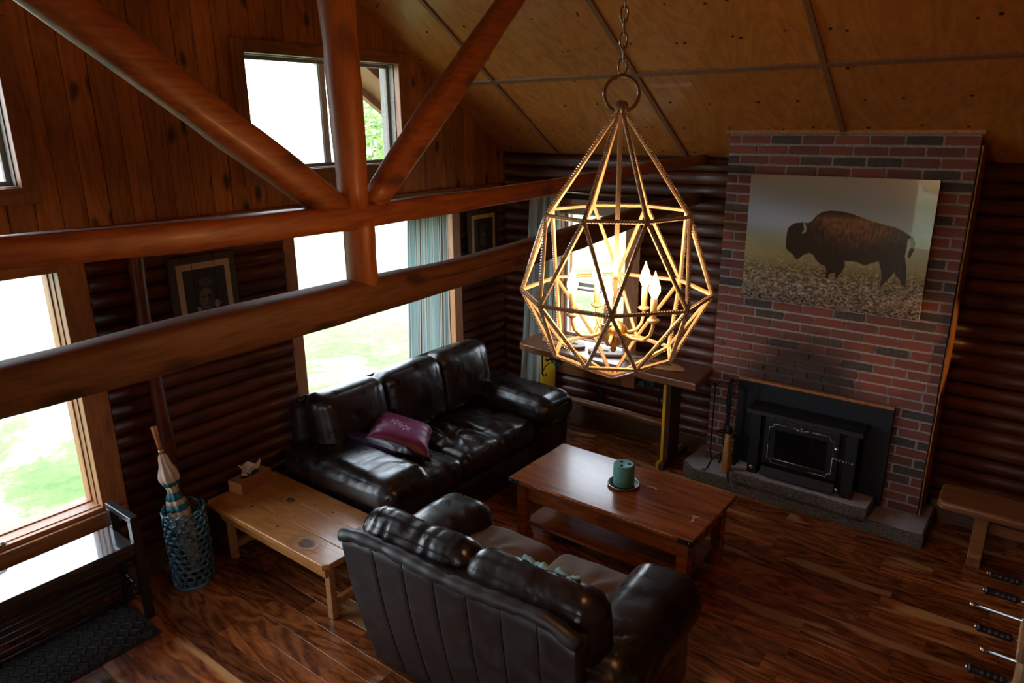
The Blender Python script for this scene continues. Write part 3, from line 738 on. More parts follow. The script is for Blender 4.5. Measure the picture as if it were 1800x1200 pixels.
# hearth
def slabstone(name, x0, x1, y0, y1, z0, z1, label, corner=.0, seed=0):
    n = 22; outline = []
    def jit(): return random.uniform(-.010, .010)
    xsn = np.linspace(x0+corner, x1, n); outline = [(x_, y0+jit()) for x_ in xsn]+[(x1+jit()*.5, y_) for y_ in np.linspace(y0+.03, y1, 6)]+[(x_, y1) for x_ in (x1-.1, x0+.1)]+[(x0+jit(), y_) for y_ in np.linspace(y1, y0+corner*.9, 6)]
    t_ = thing(name, label, 'hearth slab', ((x0+x1)/2, (y0+y1)/2, z0))
    cx, cy = (x0+x1)/2, (y0+y1)/2
    m = MB(); m.prism(outline, 'Z', z0, z1); m.build('rough_body', 'concrete_edge', t_, bevel=.008, bseg=2)
    m = MB(); inner = [(cx+(p[0]-cx)*(1-.012/(x1-x0)*2), cy+(p[1]-cy)*(1-.02/(y1-y0)*2)) for p in outline]; m.prism(inner, 'Z', z1-.004, z1+.003); m.build('smooth_top', 'concrete', t_, bevel=.002)
    return t_
slabstone('hearth_slab', -2.13, -.40, 4.885, 5.38, 0, .095, 'long lower concrete hearth slab with a broken left corner', .11)
slabstone('hearth_step', -1.72, -.745, 4.83+.03, 5.10, .099, .175, 'smaller upper concrete slab under the stove', .03)

# bison print
def fillpoly(shape, pts):
    H, W = shape; m_ = np.zeros(shape, bool); yy_, xx_ = np.mgrid[0:H, 0:W]; n = len(pts); j = n-1
    for i in range(n):
        xi, yi = pts[i]; xj, yj = pts[j]
        if yi != yj:
            c_ = ((yi > yy_) != (yj > yy_)) & (xx_ < (xj-xi)*(yy_-yi)/(yj-yi)+xi); m_ ^= c_
        j = i
    return m_
def img_mat(name, arr, rough, coat):
    H, W, _ = arr.shape; im = bpy.data.images.new(name, W, H); a = np.ones((H, W, 4), np.float32); a[..., :3] = np.clip(arr, 0, 1); im.pixels.foreach_set(a[::-1].ravel()); im.pack()
    t = NT(name); tx = t.n('TexImage'); tx.image = im; t.l(tx.outputs[0], t.b.inputs['Base Color']); t.p(Roughness=rough); t.b.inputs['Coat Weight'].default_value = coat; t.b.inputs['Coat Roughness'].default_value = .02
def blur(a, n):
    for _ in range(n): a = (a+np.roll(a, 1, 0)+np.roll(a, -1, 0)+np.roll(a, 1, 1)+np.roll(a, -1, 1))/5
    return a
W_, H_ = 720, 544
BIS = [(557,665),(560,620),(570,590),(600,570),(640,566),(672,570),(695,555),(715,530),(745,512),(790,505),(850,510),(910,525),(960,545),(1010,562),(1070,580),(1130,595),(1170,615),(1200,635),(1225,650),(1235,680),(1225,720),(1205,757),(1195,745),(1205,710),(1213,680),(1207,655),(1195,660),(1190,700),(1180,745),(1188,800),(1188,850),(1185,905),(1165,895),(1160,870),(1140,850),(1125,825),(1110,850),(1090,870),(1070,890),(1052,910),(1060,870),(1060,830),(1050,790),(1045,770),(1010,780),(970,792),(930,775),(890,770),(865,770),(868,795),(845,835),(820,862),(815,830),(790,835),(775,862),(768,855),(770,820),(768,795),(740,785),(715,760),(700,735),(680,725),(650,735),(625,757),(610,758),(595,735),(570,715),(557,700)]
src = np.array([(365,308),(1367,350),(1255,1082),(325,955)], float); dst = np.array([(0,0),(1,0),(1,1),(0,1)], float)
A_ = []; b__ = []
for (x_, y_), (u_, v_) in zip(src, dst):
    A_.append([x_, y_, 1, 0, 0, 0, -u_*x_, -u_*y_]); b__.append(u_); A_.append([0, 0, 0, x_, y_, 1, -v_*x_, -v_*y_]); b__.append(v_)
hh = np.linalg.solve(np.array(A_), np.array(b__)); Hm = np.append(hh, 1).reshape(3, 3)
def uvp(p): q = Hm @ np.array([p[0], p[1], 1.0]); return (q[0]/q[2]*W_, q[1]/q[2]*H_)
yy_, xx_ = np.mgrid[0:H_, 0:W_]; U_ = xx_/W_; V_ = yy_/H_
def lerpc(t_, stops):
    out = np.zeros(t_.shape+(3,))
    for k in range(3): out[..., k] = np.interp(t_, [s_[0] for s_ in stops], [s_[1][k] for s_ in stops])
    return out
pic = lerpc(V_, [(0, (.66, .62, .56)), (.2, (.62, .65, .66)), (.38, (.72, .78, .80)), (.5, (.70, .72, .58)), (.62, (.66, .62, .42)), (.72, (.52, .46, .33)), (.85, (.55, .48, .40)), (1, (.40, .34, .29))])
pic[..., 2] += .10*np.exp(-((U_-.0)/.35)**2)*np.exp(-((V_-.35)/.14)**2)[...]
PN = np.stack([xx_.ravel()/9., yy_.ravel()/5., 0*xx_.ravel()], 1); gn = fbm(PN, 4).reshape(H_, W_); gn2 = vn(np.stack([xx_.ravel()/2.5, yy_.ravel()/4., 0*xx_.ravel()+5], 1)).reshape(H_, W_)
gm = np.clip((V_-.62+.05*gn)/.14, 0, 1)[..., None]; pic = pic*(1-gm*.0)+gm*(np.clip(.22*gn+.20*gn2, -.28, .3))[..., None]*np.array([1, .92, .8])
bm = blur(fillpoly((H_, W_), [uvp(p) for p in BIS]).astype(float), 2)
fur = fbm(np.stack([xx_.ravel()/6., yy_.ravel()/14., 0*xx_.ravel()+9], 1), 3).reshape(H_, W_)
hump = np.exp(-(((U_-.52)/.20)**2))*np.clip(1-(V_-.30)/.30, 0, 1)+.6*np.exp(-(((U_-.74)/.16)**2))*np.clip(1-(V_-.40)/.17, 0, 1)
hump = np.clip(hump*1.2-.25+.25*fur, 0, 1)*np.clip((V_-.26)/.05, 0, 1)*(U_ > .36)
bc = np.array([.11, .065, .05])*(1+.35*fur)[..., None]+hump[..., None]*np.array([.42, .27, .16])
pic = pic*(1-bm[..., None])+bc*bm[..., None]
hn = blur(fillpoly((H_, W_), [uvp(p) for p in ((646, 568), (655, 570), (664, 592), (662, 615), (645, 629), (636, 622), (650, 605))]).astype(float), 1); pic = pic*(1-hn[..., None])+np.array([.66, .64, .62])*hn[..., None]
tl = blur(fillpoly((H_, W_), [uvp(p) for p in ((1197, 655), (1206, 655), (1211, 680), (1203, 715), (1192, 730), (1192, 690))]).astype(float), 1); pic = pic*(1-tl[..., None])+np.array([.75, .70, .66])*tl[..., None]
gk = np.clip((gn2+gn*.6)*1.4, 0, 1)*np.clip((V_-.72)/.12, 0, 1)*.8; pic = pic*(1-gk[..., None]*bm[..., None])+np.array([.5, .44, .36])*(gk*bm)[..., None]
img_mat('bison_print', pic, .25, 1.0)
PX0, PX1, PZ0, PZ1 = -1.815, -.655, 1.465, 2.345
bp = thing('bison_picture', 'large glossy print of a dark bison standing in pale grass, on the brick chimney', 'picture', (-1.235, 5.10, 1.465))
MB().box(PX0, PX1, 5.096, 5.118, PZ0, PZ1).build('backing_panel', 'cord_pale', bp, bevel=.001, bseg=1)
MB().box(PX0+.001, PX1-.001, 5.093, 5.0955, PZ0+.001, PZ1-.001).build('print', 'bison_print', bp, uv=lambda p: ((p[0]-PX0)/(PX1-PX0), (p[2]-PZ0)/(PZ1-PZ0)))

# portraits on three boards
def portrait(var):
    W, H = 260, 372; yy_, xx_ = np.mgrid[0:H, 0:W]; a = np.zeros((H, W, 3))+np.array([.74, .63, .48]) if var == 0 else np.zeros((H, W, 3))+np.array([.80, .66, .42])
    ins = (xx_ > 26) & (xx_ < W-26) & (yy_ > 26) & (yy_ < H-26); bgc = np.array([.17, .14, .12]); a[ins] = bgc
    def put(mask, col, b=2):
        k = blur((mask & ins).astype(float), b)[..., None]; a[:] = a*(1-k)+np.array(col)*k
    def ell(cx, cy, rx, ry): return ((xx_-cx)/rx)**2+((yy_-cy)/ry)**2 < 1
    cx = 130 if var == 0 else 128
    put(fillpoly((H, W), [(30, 372), (42, 290), (80, 255), (105, 240), (155, 240), (185, 255), (222, 292), (232, 372)]), (.10, .08, .07) if var else (.13, .11, .10))
    if var == 0:
        put(fillpoly((H, W), [(34, 372), (46, 296), (66, 276), (72, 372)]), (.36, .31, .25)); put(fillpoly((H, W), [(196, 372), (200, 276), (220, 298), (230, 372)]), (.36, .31, .25))
        put(fillpoly((H, W), [(98, 372), (100, 250), (160, 248), (164, 372)]), (.46, .40, .32))
        for k in range(6): put(np.abs(np.hypot((xx_-130)/1.3, yy_-226)-(26+k*6)) < 1.2, (.18, .15, .12), 0) if k < 3 else None
    put(ell(cx, 140, 52, 66), (.11, .09, .08), 3)                       # hair
    put(ell(cx-2, 160, 36, 50), (.40, .32, .25), 3); put(ell(cx+20, 165, 18, 40), (.26, .20, .16), 5)
    put(ell(cx-14, 150, 10, 4), (.12, .09, .08), 1); put(ell(cx+14, 150, 10, 4), (.12, .09, .08), 1)
    put(ell(cx-2, 165, 5, 14), (.48, .39, .30), 2); put(ell(cx-1, 190, 14, 3), (.18, .13, .11), 1); put(ell(cx-2, 132, 26, 8), (.46, .37, .29), 4)
    if var == 0:
        put(ell(cx+2, 88, 34, 20), (.30, .25, .20), 5); put(ell(cx-46, 205, 12, 15), (.56, .48, .38), 1); put(ell(cx+48, 190, 15, 17), (.58, .50, .40), 1)
    else:
        for k in range(-3, 4): put(fillpoly((H, W), [(cx+k*10-4, 105), (cx+k*17, 48+abs(k)*7), (cx+k*10+5, 105)]), (.42, .32, .22), 2)
    n_ = fbm(np.stack([xx_.ravel()/5., yy_.ravel()/5., 0*xx_.ravel()+var], 1), 2).reshape(H, W); a += .02*n_[..., None]
    return a
for var, (y0, y1, z0, z1, lab) in enumerate(((2.075, 2.515, 1.32, 1.945, 'portrait on three dark boards beside the round pole, person with upswept hair and earrings'), (4.785, 5.20, 1.36, 1.965, 'portrait print on dark boards in the far log corner, person in a headdress'))):
    nm = 'portrait_print' if var == 0 else 'portrait_print_dark'; img_mat(nm, portrait(var), .6, 0)
    t_ = thing('portrait_picture', lab, 'picture', (XW+.06, (y0+y1)/2, z0))
    for k in range(3):
        a = y0+(y1-y0)*k/3+.002; b = y0+(y1-y0)*(k+1)/3-.002
        MB().box(XW+.048, XW+.070, a, b, z0, z1).build('board', 'frame_board', t_, bevel=.002, bseg=1)
        u0, u1, v0, v1 = y0+.045, y1-.045, z0+.05, z1-.045
        pa, pb = max(a, u0), min(b, u1)
        MB().box(XW+.0705, XW+.0715, pa, pb, v0, v1).build('print', nm, t_, uv=lambda p, u0=u0, u1=u1, v0=v0, v1=v1: ((p[1]-u0)/(u1-u0), (p[2]-v0)/(v1-v0)))

# ================================================================ STOVE INSERT
st = thing('wood_stove', 'black wood stove insert with steel surround, glass door and silver trim lines', 'stove', (-1.24, 5.1, .1))
MB().box(-1.775, -.71, 5.095, 5.12, .115, .835).build('surround_panel', 'stove_black', st, bevel=.003)
MB().box(-1.775, -.71, 5.085, 5.12, .836, .856).build('surround_trim', 'window_trim_flat', st, bevel=.002)
MB().box(-1.60, -.89, 4.985, 5.094, .182, .655).build('firebox', 'stove_black', st, bevel=.006)
# front pillars and top shelf
for x_ in (-1.605, -.945): MB().box(x_, x_+.075, 4.935, 4.99, .178, .655).build('front_pillar', 'stove_black', st, bevel=.004)
MB().prism([(4.915, .658), (5.094, .658), (5.094, .700), (4.99, .697), (4.93, .682)], 'X', -1.635, -.845).build('top_shelf', 'stove_black', st, bevel=.003)
MB().prism([(4.90, .20), (4.985, .182), (4.985, .27), (4.935, .262)], 'X', -1.50, -.985).build('ash_lip', 'stove_black', st, bevel=.004)
dr = MB().box(-1.505, -.985, 4.945, 4.984, .275, .645).build('door', 'stove_black', st, bevel=.012, bseg=3)
MB().box(-1.425, -1.065, 4.941, 4.946, .335, .565).build('door_glass', 'dark_glass', dr, bevel=.004)
def notch_line(a, b, closed=False):
    m = MB(); m.tube([(p[0], 4.941, p[1]) for p in a], .0028, 5); return m
X0, X1, Zb, Zt, nq = -1.468, -1.022, .300, .605, .03
m = MB()
def ln(pts): m.tube([(p[0], 4.942, p[1]) for p in pts], .0032, 5)
ln([(X0, Zt-.14), (X0, Zt-nq), (X0+nq*.6, Zt-nq), (X0+nq, Zt-nq*.5), (X0+nq, Zt), (X0+.17, Zt)])
ln([(X1-.15, Zt), (X1-nq, Zt), (X1-nq, Zt-nq*.5), (X1-nq*.6, Zt-nq), (X1, Zt-nq), (X1, Zt-.13)])
ln([(X0, Zb+.14), (X0, Zb+nq), (X0+nq*.6, Zb+nq), (X0+nq, Zb+nq*.5), (X0+nq, Zb), (X0+.15, Zb)])
ln([(X1-.15, Zb), (X1-nq, Zb), (X1-nq, Zb+nq*.5), (X1-nq*.6, Zb+nq), (X1, Zb+nq), (X1, Zb+.16)])
ln([(-1.425, .333), (-1.067, .333)])
m.build('door_trim', 'silver_trim', dr, True)
m = MB()
for dx, dz, r in ((0, .018, .010), (-.022, .004, .008), (.022, .004, .008), (-.045, .012, .007), (.045, .012, .007), (0, 0, .007), (-.033, .008, .005), (.033, .008, .005)): m.ball((-1.245+dx, 4.942, .592+dz), r, 8, 5, (1, .4, 1))
m.build('door_ornament', 'silver_trim', dr, True)
m = MB(); P = [(-1.0+.011*0+i*.0028, 4.925+.013*math.sin(i*.9), .455+.013*math.cos(i*.9)) for i in range(40)]; m.tube([(-1.03, 4.945, .455), (-1.0, 4.925, .455)], .005, 6); m.tube(P, .0028, 5); m.ball((-.885, 4.925, .455), .008)
m.build('coil_handle', 'steel', dr, True, label='bright coiled door handle')
for x_, z_ in ((-1.0, .53), (-1.57, .232), (-.968, .232)): MB().lathe([(.010, 0), (.016, .004), (.016, .012), (.006, .018)], (0, 0, 0), 12).xf(Matrix.Translation((x_, 4.935, z_)) @ Matrix.Rotation(PI/2, 4, 'X')).build('knob', 'steel', st, True)

# ================================================================ FIRE TOOLS
ft = thing('fire_tool_stand', 'black wrought-iron fireplace tool stand with curled feet and hooks, left of the stove', 'tool stand', (-1.79, 4.98, .098))
cx, cy = -1.79, 4.975
m = MB(); tw = [(cx+.006*math.cos(i*.8), cy+.006*math.sin(i*.8), .24+i*.0165) for i in range(36)]; m.tube(tw, .0085, 6)
m.tube([(cx-.006*math.cos(i*.8), cy-.006*math.sin(i*.8), .24+i*.0165) for i in range(36)], .0085, 6); m.ball((cx, cy, .85), .02, 8, 6); m.build('twisted_stem', 'wrought_iron', ft, True)
for a in (3.6, 5.3, .7, 2.2):
    d = Vector((math.cos(a), math.sin(a), 0)); P = [Vector((cx, cy, .26))+d*.005, Vector((cx, cy, .245))+d*.05, Vector((cx, cy, .19))+d*.10, Vector((cx, cy, .115))+d*.128, Vector((cx, cy, .106))+d*.15, Vector((cx, cy, .112))+d*.165]
    MB().tube(P, .007, 6).build('foot', 'wrought_iron', ft, True)
for a in (3.25, 5.2, .2, 2.0):
    d = Vector((math.cos(a), math.sin(a), 0)); c0 = Vector((cx, cy, .80)); P = [c0, c0+d*.03+Vector((0, 0, .03)), c0+d*.075+Vector((0, 0, .03)), c0+d*.10+Vector((0, 0, .005)), c0+d*.115+Vector((0, 0, -.015)), c0+d*.13+Vector((0, 0, .0)), c0+d*.132+Vector((0, 0, .02))]
    MB().tube(P, .0055, 6).build('hook', 'wrought_iron', ft, True)
MB().loop([(cx+.075*math.cos(a), cy+.075*math.sin(a), .42) for a in np.arange(0, 2*PI, PI/10)], .005).tube([(cx-.15, cy-.02, .42), (cx-.075, cy, .42), (cx+.075, cy, .42)], .005, 6).build('keeper_ring', 'wrought_iron', ft, True)
# hung tools
def hang(a, r=.115): return Vector((cx+r*math.cos(a), cy+r*math.sin(a), .785))
p = hang(3.25); m = MB().tube([p+Vector((0, 0, .01)), p, p-Vector((0, 0, .55)), p-Vector((-.02, 0, .60))], .006, 6); m.tube([p+Vector((-.012, 0, .015)), p+Vector((0, 0, .03)), p+Vector((.012, 0, .012)), p], .005, 6)
tag(m.build('poker', 'wrought_iron', None, True), 'thin black poker hanging on the left hook of the tool stand', 'poker')
p = hang(5.2, .10); br = thing('hearth_broom', 'straw hearth broom with a black iron handle hanging on the tool stand', 'broom', tuple(p))
MB().tube([p+Vector((.008, 0, .0)), p+Vector((0, 0, .018)), p+Vector((-.010, 0, .0)), p+Vector((0, 0, -.03)), p-Vector((0, 0, .30))], .006, 6).build('handle', 'wrought_iron', br, True)
MB().lathe([(.010, 0), (.022, -.01), (.026, -.05), (.024, -.055)][::-1], (p.x, p.y, p.z-.26), 12).build('ferrule', 'wrought_iron', br, True)
m = MB()
for i in range(140):
    a = random.random()*2*PI; r0 = .02*math.sqrt(random.random()); k = random.uniform(1.3, 2.0); L = random.uniform(.28, .34)
    q = Vector((p.x+r0*math.cos(a), p.y+r0*math.sin(a), p.z-.31)); m.tube([q, q+Vector((r0*(k-1)*math.cos(a)*.8, r0*(k-1)*math.sin(a)*.6, -L*.5)), q+Vector((r0*(k-1)*math.cos(a)+random.uniform(-.008, .008), r0*(k-1)*math.sin(a), -L))], .0022, 3, cap=False)
m.build('bristles', 'straw', br, kind='stuff')
p = hang(.2); sh = thing('ash_shovel', 'black ash shovel hanging at the right of the tool stand, against the stove surround', 'shovel', tuple(p))
MB().tube([p+Vector((0, 0, .02)), p, p-Vector((0, 0, .34))], .006, 6).build('handle', 'wrought_iron', sh, True)
MB().prism([(p.x-.03, p.z-.34), (p.x+.03, p.z-.34), (p.x+.055, p.z-.38), (p.x+.055, p.z-.54), (p.x-.055, p.z-.54), (p.x-.055, p.z-.38)], 'Y', p.y-.004, p.y+.002).build('blade', 'wrought_iron', sh, bevel=.002)
p = hang(2.0, .10); m = MB()
for s_ in (-1, 1): m.tube([p+Vector((.003*s_, 0, .01)), p+Vector((.014*s_, 0, -.12)), p+Vector((.004*s_, 0, -.25)), p+Vector((.020*s_, 0, -.45)), p+Vector((.004*s_, 0, -.56))], .005, 6)
tag(m.build('fire_tongs', 'wrought_iron', None, True), 'black fire tongs hanging at the back of the tool stand', 'tongs')

# ================================================================ CONSOLE TABLE
ct = thing('console_table', 'long wooden console table on yellow-edged trestle legs under the back window', 'table', (-2.8, 4.96, 0))
pts = [(-3.66, 4.86), (-3.63, 4.80), (-3.55, 4.765)]+[(x_, 4.755-.03*(x_+3.5)/1.5+random.uniform(-.006, .006)) for x_ in np.linspace(-3.45, -2.0, 14)]+[(-1.955, 4.71), (-2.0, 5.15), (-2.05, 5.17)]+[(-3.6, 5.19), (-3.67, 5.16)]
MB().prism(pts, 'Z', .80, .865).build('table_top', 'console_wood', ct, bevel=.012, bseg=3)
for x_, fl in ((-3.50, 1), (-2.30, 1)):
    lg = MB().box(x_-.022, x_+.004, 4.955, 5.155, .06, .80).build('trestle_leg', 'yellow_paint', ct, bevel=.003)
    if x_ > -3:
        MB().box(x_+.0045, x_+.045, 4.958, 5.152, .06, .80).build('leg_face', 'door_dark_wood', lg, bevel=.003)
        MB().box(x_+.0045, x_+.045, 4.885, 5.345, .0, .055).build('foot_face', 'door_dark_wood', lg, bevel=.003)
    MB().box(x_-.022, x_+.004, 4.88, 5.345, 0, .06).build('foot', 'yellow_paint', ct, bevel=.004)
m = MB().tube([(x_, 5.055, .335+.004*math.sin(x_*6)) for x_ in np.linspace(-3.50, -2.32, 12)], .032, 12); m.build('stretcher', 'bench_wood', ct, True)
def vine(name, base, d, label, s=1):
    t_ = thing(name, label, 'ornament', tuple(base)); b = Vector(base); dx = Vector((d, 0, 0)); Z = Vector((0, 0, 1))
    m = MB().tube([b+Z*.0, b+Z*-.24*s], .007, 6); m.tube([b+dx*.0-Z*.22*s, b+dx*.03-Z*.16*s, b+dx*.07-Z*.12*s, b+dx*.12-Z*.10*s, b+dx*.16*s-Z*.03], .005, 6)
    m.tube([b-Z*.22*s, b+dx*.02-Z*.25*s, b+dx*.045-Z*.24*s, b+dx*.04-Z*.215*s], .005, 6); m.build('stem', 'wrought_iron', t_, True)
    for i, (u, v_, sz, rt) in enumerate(((.04, -.03, .035, .3), (.10, -.07, .05, 1.2), (.14, -.03, .04, 2.4), (.16, -.11, .045, .9), (.06, -.09, .03, 2.0))):
        c = b+dx*u*s+Z*v_*s; P = []
        for k in range(15):
            a = 2*PI*k/15; rr = sz*(1 if k % 3 == 0 else .45); P.append((c.x+d*rr*math.cos(a+rt), c.z+rr*math.sin(a+rt)))
        MB().prism(P, 'Y', c.y-.004-.002*i, c.y+.002-.002*i).build('leaf', 'iron_leaf', t_)
vine('vine_bracket', (-3.48, 4.93, .797), 1, 'dark iron grapevine bracket beside the left table leg')
vine('vine_bracket', (-2.34, 4.93, .797), -1, 'blue-green iron grapevine bracket beside the right table leg')
# wood slices on top
def slice_(name, cx, cy, rx, ry, rot, label, seed):
    t_ = thing(name, label, 'wood slice', (cx, cy, .868)); pts = []
    for k in range(36):
        a = 2*PI*k/36; rr = 1+.05*math.sin(3*a+seed)+.03*math.sin(7*a+seed*2); x_, y_ = rx*rr*math.cos(a), ry*rr*math.sin(a)*(1 if math.cos(a) > -.5 else .85)
        pts.append((cx+x_*math.cos(rot)-y_*math.sin(rot), cy+x_*math.sin(rot)+y_*math.cos(rot)))
    MB().prism(pts, 'Z', .868, .888).build('slab', 'slice_wood', t_, bevel=.004); m = MB()
    for j in range(3 if rx > .2 else 1):
        ox = cx+(j-1)*rx*.5 if rx > .2 else cx
        for k in range(6):
            a = k*1.1+seed; m.tube([(ox, cy, .8885), (ox+.018*math.cos(a), cy+.014*math.sin(a), .8887), (ox+.035*math.cos(a+.4), cy+.026*math.sin(a+.4), .8885)], .0022, 4)
    m.build('burnt_motif', 'burnt_mark', t_, label='dark burnt pattern'); return t_
slice_('wood_slice', -2.42, 4.93, .27, .085, -.06, 'orange wood slice with burnt marks on the right part of the console table', 1)
slice_('wood_slice', -3.28, 4.98, .22, .095, -.05, 'brown wood slice on the left part of the console table', 4)
slice_('wood_slice', -2.86, 4.96, .16, .09, .1, 'pale wood slice in the middle of the console table, bright under the window', 2)
ob = thing('outlet_box', 'small black outlet box on the log wall under the console table', 'outlet box', (-3.12, 5.33, .29))
MB().box(-3.155, -3.085, 5.315, 5.352, .28, .375).build('housing', 'black_plastic', ob, bevel=.008); MB().box(-3.145, -3.095, 5.305, 5.315, .30, .355).build('cover', 'black_plastic', ob, bevel=.003)

# ================================================================ CURTAINS
def curtain(name, axis, a0, a1, top, bot, plane, depth, folds, label, b0=None, b1=None, seed=0):
    nu, nv = 150, 24; b0 = a0 if b0 is None else b0; b1 = a1 if b1 is None else b1; V = []; UVv = {}; F = []
    for j in range(nv+1):
        v_ = j/nv; z_ = top+(bot-top)*v_
        for i in range(nu+1):
            u = i/nu; u2 = u+.015*math.sin(u*23+v_*3+seed)*v_; s = (a0+(a1-a0)*u2)*(1-v_)+(b0+(b1-b0)*u2)*v_
            d = depth*(.5+.3*v_)*math.sin(u*folds*2*PI+1.2*math.sin(v_*2+seed)+seed)+depth*.3*math.sin(u*folds*4.7+seed*2+v_*2)
            V.append((plane+d, s, z_) if axis == 'Y' else (s, plane+d, z_)); UVv[len(V)-1] = (u, v_)
    for j in range(nv):
        for i in range(nu): a = j*(nu+1)+i; F.append((a, a+1, a+nu+2, a+nu+1))
    m = MB(); m.add(V, F); me = bpy.data.meshes.new(name); me.from_pydata(m.v, [], m.f); ul = me.uv_layers.new(name='UVMap')
    for lp in me.loops: ul.data[lp.index].uv = UVv[lp.vertex_index]
    me.materials.append(MAT['curtain_cloth']); me.shade_smooth(); o = bpy.data.objects.new(name, me); C.objects.link(o)
    sd = o.modifiers.new('thick', 'SOLIDIFY'); sd.thickness = .0015; tag(o, label, 'curtain'); return o
curtain('curtain', 'Y', 3.99, 4.46, 2.05, .12, XW+.115, .026, 5, 'blue, cream and brown striped curtain at the right of the window behind the sofa', 3.90, 4.40, 1)
curtain('curtain', 'X', -3.86, -3.54, 2.10, .05, YW-.13, .032, 4, 'striped curtain hanging at the left of the back window, behind the console table', -4.02, -3.60, 3)
for nm, P, lb in (('curtain_rod', [(XW+.13, 2.85, 2.085), (XW+.13, 4.85, 2.085)], 'thin dark curtain rod above the window behind the sofa'), ('curtain_rod', [(-4.05, YW-.13, 2.125), (-2.75, YW-.13, 2.125)], 'thin curtain rod above the back window')):
    rd = thing(nm, lb, 'curtain rod', P[0]); MB().tube(P, .009, 8).build('rod', 'nickel', rd, True)
    m = MB().ball(P[0], .017).ball(P[1], .017); m.build('finials', 'nickel', rd, True)
    m = MB()
    for p in P:
        q = (XW+.03, p[1]+(.04 if p is P[0] else -.04), p[2]) if 'sofa' in lb else (p[0]+(.04 if p is P[0] else -.04), YW-.03, p[2])
        q2 = (XW+.13, q[1], p[2]) if 'sofa' in lb else (q[0], YW-.13, p[2]); m.tube([q, q2], .006, 6)
    m.build('brackets', 'nickel', rd, True)

# ================================================================ SOFA
sf = thing('leather_sofa', 'long dark leather three-seat sofa under the left window', 'sofa', (-3.55, 3.6, 0))
cushion('base', 'leather', sf, (-3.54, 3.605, .165), (.50, .95, .125), .05, n=16, disp=wrinkle(.004, seed=3))
cushion('back_frame', 'leather_back', sf, (-3.995, 3.62, .47), (.085, .92, .40), .07, n=20, disp=wrinkle(.004, seed=4), rot=(0, -.05, 0))
for i, yc in enumerate((3.02, 3.61, 4.18)):
    cushion('back_cushion', 'leather_worn' if i != 1 else 'leather', sf, (-3.80, yc, .70), (.125, .305, .265), .105, (.05, .0, .0), 44, wrinkle(.011, [(0, -.35, .010, 0)], seed=11+i*7, stretch=(4, 14, 4)), rot=(0, -.16, 0))
for i, yc in enumerate((3.17, 3.60, 4.03)):
    cushion('seat_cushion', 'leather_worn', sf, (-3.40, yc, .375), (.365, .222, .095), .07, (0, 0, .03), 44, wrinkle(.009, [(0, .05, .05, 2)] if i == 1 else [(.2, .1, .02, 2)], seed=31+i*5, stretch=(8, 8, 5)))
for i, (yc, xf_) in enumerate(((2.77, 0), (4.445, -.02))):
    ar = cushion('arm', 'leather', sf, (-3.49+xf_, yc, .26), (.53, .175, .22), .07, n=18, disp=wrinkle(.005, seed=50+i))
    cushion('arm_pad', 'leather', ar, (-3.47+xf_, yc, .505), (.55, .215, .125), .115, (.02, .0, .02), 44, wrinkle(.010, seed=60+i*3, stretch=(16, 3, 3)))
for x_ in (-3.95, -3.1):
    for y_ in (2.75, 4.45): MB().box(x_-.03, x_+.03, y_-.03, y_+.03, 0, .05).build('foot', 'black_plastic', sf, bevel=.005)
m = MB().tube([(-3.985+.0, y_, .885+.006*math.sin(y_*5)) for y_ in np.linspace(2.74, 4.50, 20)], .020, 8); m.build('top_roll', 'leather', sf, True)
def pillow(name, mat, c, half, rot, label, seed):
    t_ = thing(name, label, 'pillow', c); n = 28; m = MB(); V = []; F = []
    for sg in (1, -1):
        for i in range(n+1):
            for j in range(n+1):
                u, v_ = -1+2*i/n, -1+2*j/n; e = (1-u**4)*(1-v_**4); th = half[2]*max(e, 0)**.55; pin = 1-.10*(1-abs(u)**2)*abs(v_)**2-.0
                x_ = u*half[0]*(1-.09*(1-v_**2)*abs(u)); y_ = v_*half[1]*(1-.09*(1-u**2)*abs(v_))
                w_ = .006*math.sin(v_*16+seed+u*3)*(1-min(1, abs(abs(u)-.85)/.4)) if abs(u) > .45 else 0
                V.append((x_, y_, sg*(th+w_*(e > .02))))
    N = (n+1)**2
    for s_ in (0, 1):
        for i in range(n):
            for j in range(n):
                a = s_*N+i*(n+1)+j; q = (a, a+n+1, a+n+2, a+1); F.append(q if s_ == 0 else q[::-1])
    m.add(V, F); T = Matrix.Translation(c) @ Matrix.Rotation(rot[2], 4, 'Z') @ Matrix.Rotation(rot[1], 4, 'Y') @ Matrix.Rotation(rot[0], 4, 'X'); m.xf(T)
    m.build('cover', mat, t_, True); m = MB()
    m.loop([Vector(T @ Vector((half[0]*.995*(1-.09*(1-v_**2)) * a, half[1]*.995*v_, 0))) if k in (0, 2) else Vector(T @ Vector((half[0]*.995*v_*(1), half[1]*.995*(1-.09*(1-v_**2))*a, 0))) for k, a, rg in ((0, 1, np.linspace(-1, .9, 9)), (1, 1, np.linspace(1, -.9, 9)), (2, -1, np.linspace(1, -.9, 9)), (3, -1, np.linspace(-1, .9, 9))) for v_ in rg], .004, 5)
    m.build('piping', mat, t_, True); return t_, T
pillow('dark_purple_pillow', 'purple_satin', (-3.47, 3.045, .575), (.235, .19, .05), (-.55, .06, .12), 'dark purple satin pillow between the sofa arm and the magenta pillow', 2)
pt, T = pillow('magenta_pillow', 'magenta_satin', (-3.49, 3.21, .605), (.225, .225, .08), (.02, .36, .72), 'magenta satin pillow with pale embroidered flowers on the sofa', 5)
m = MB()
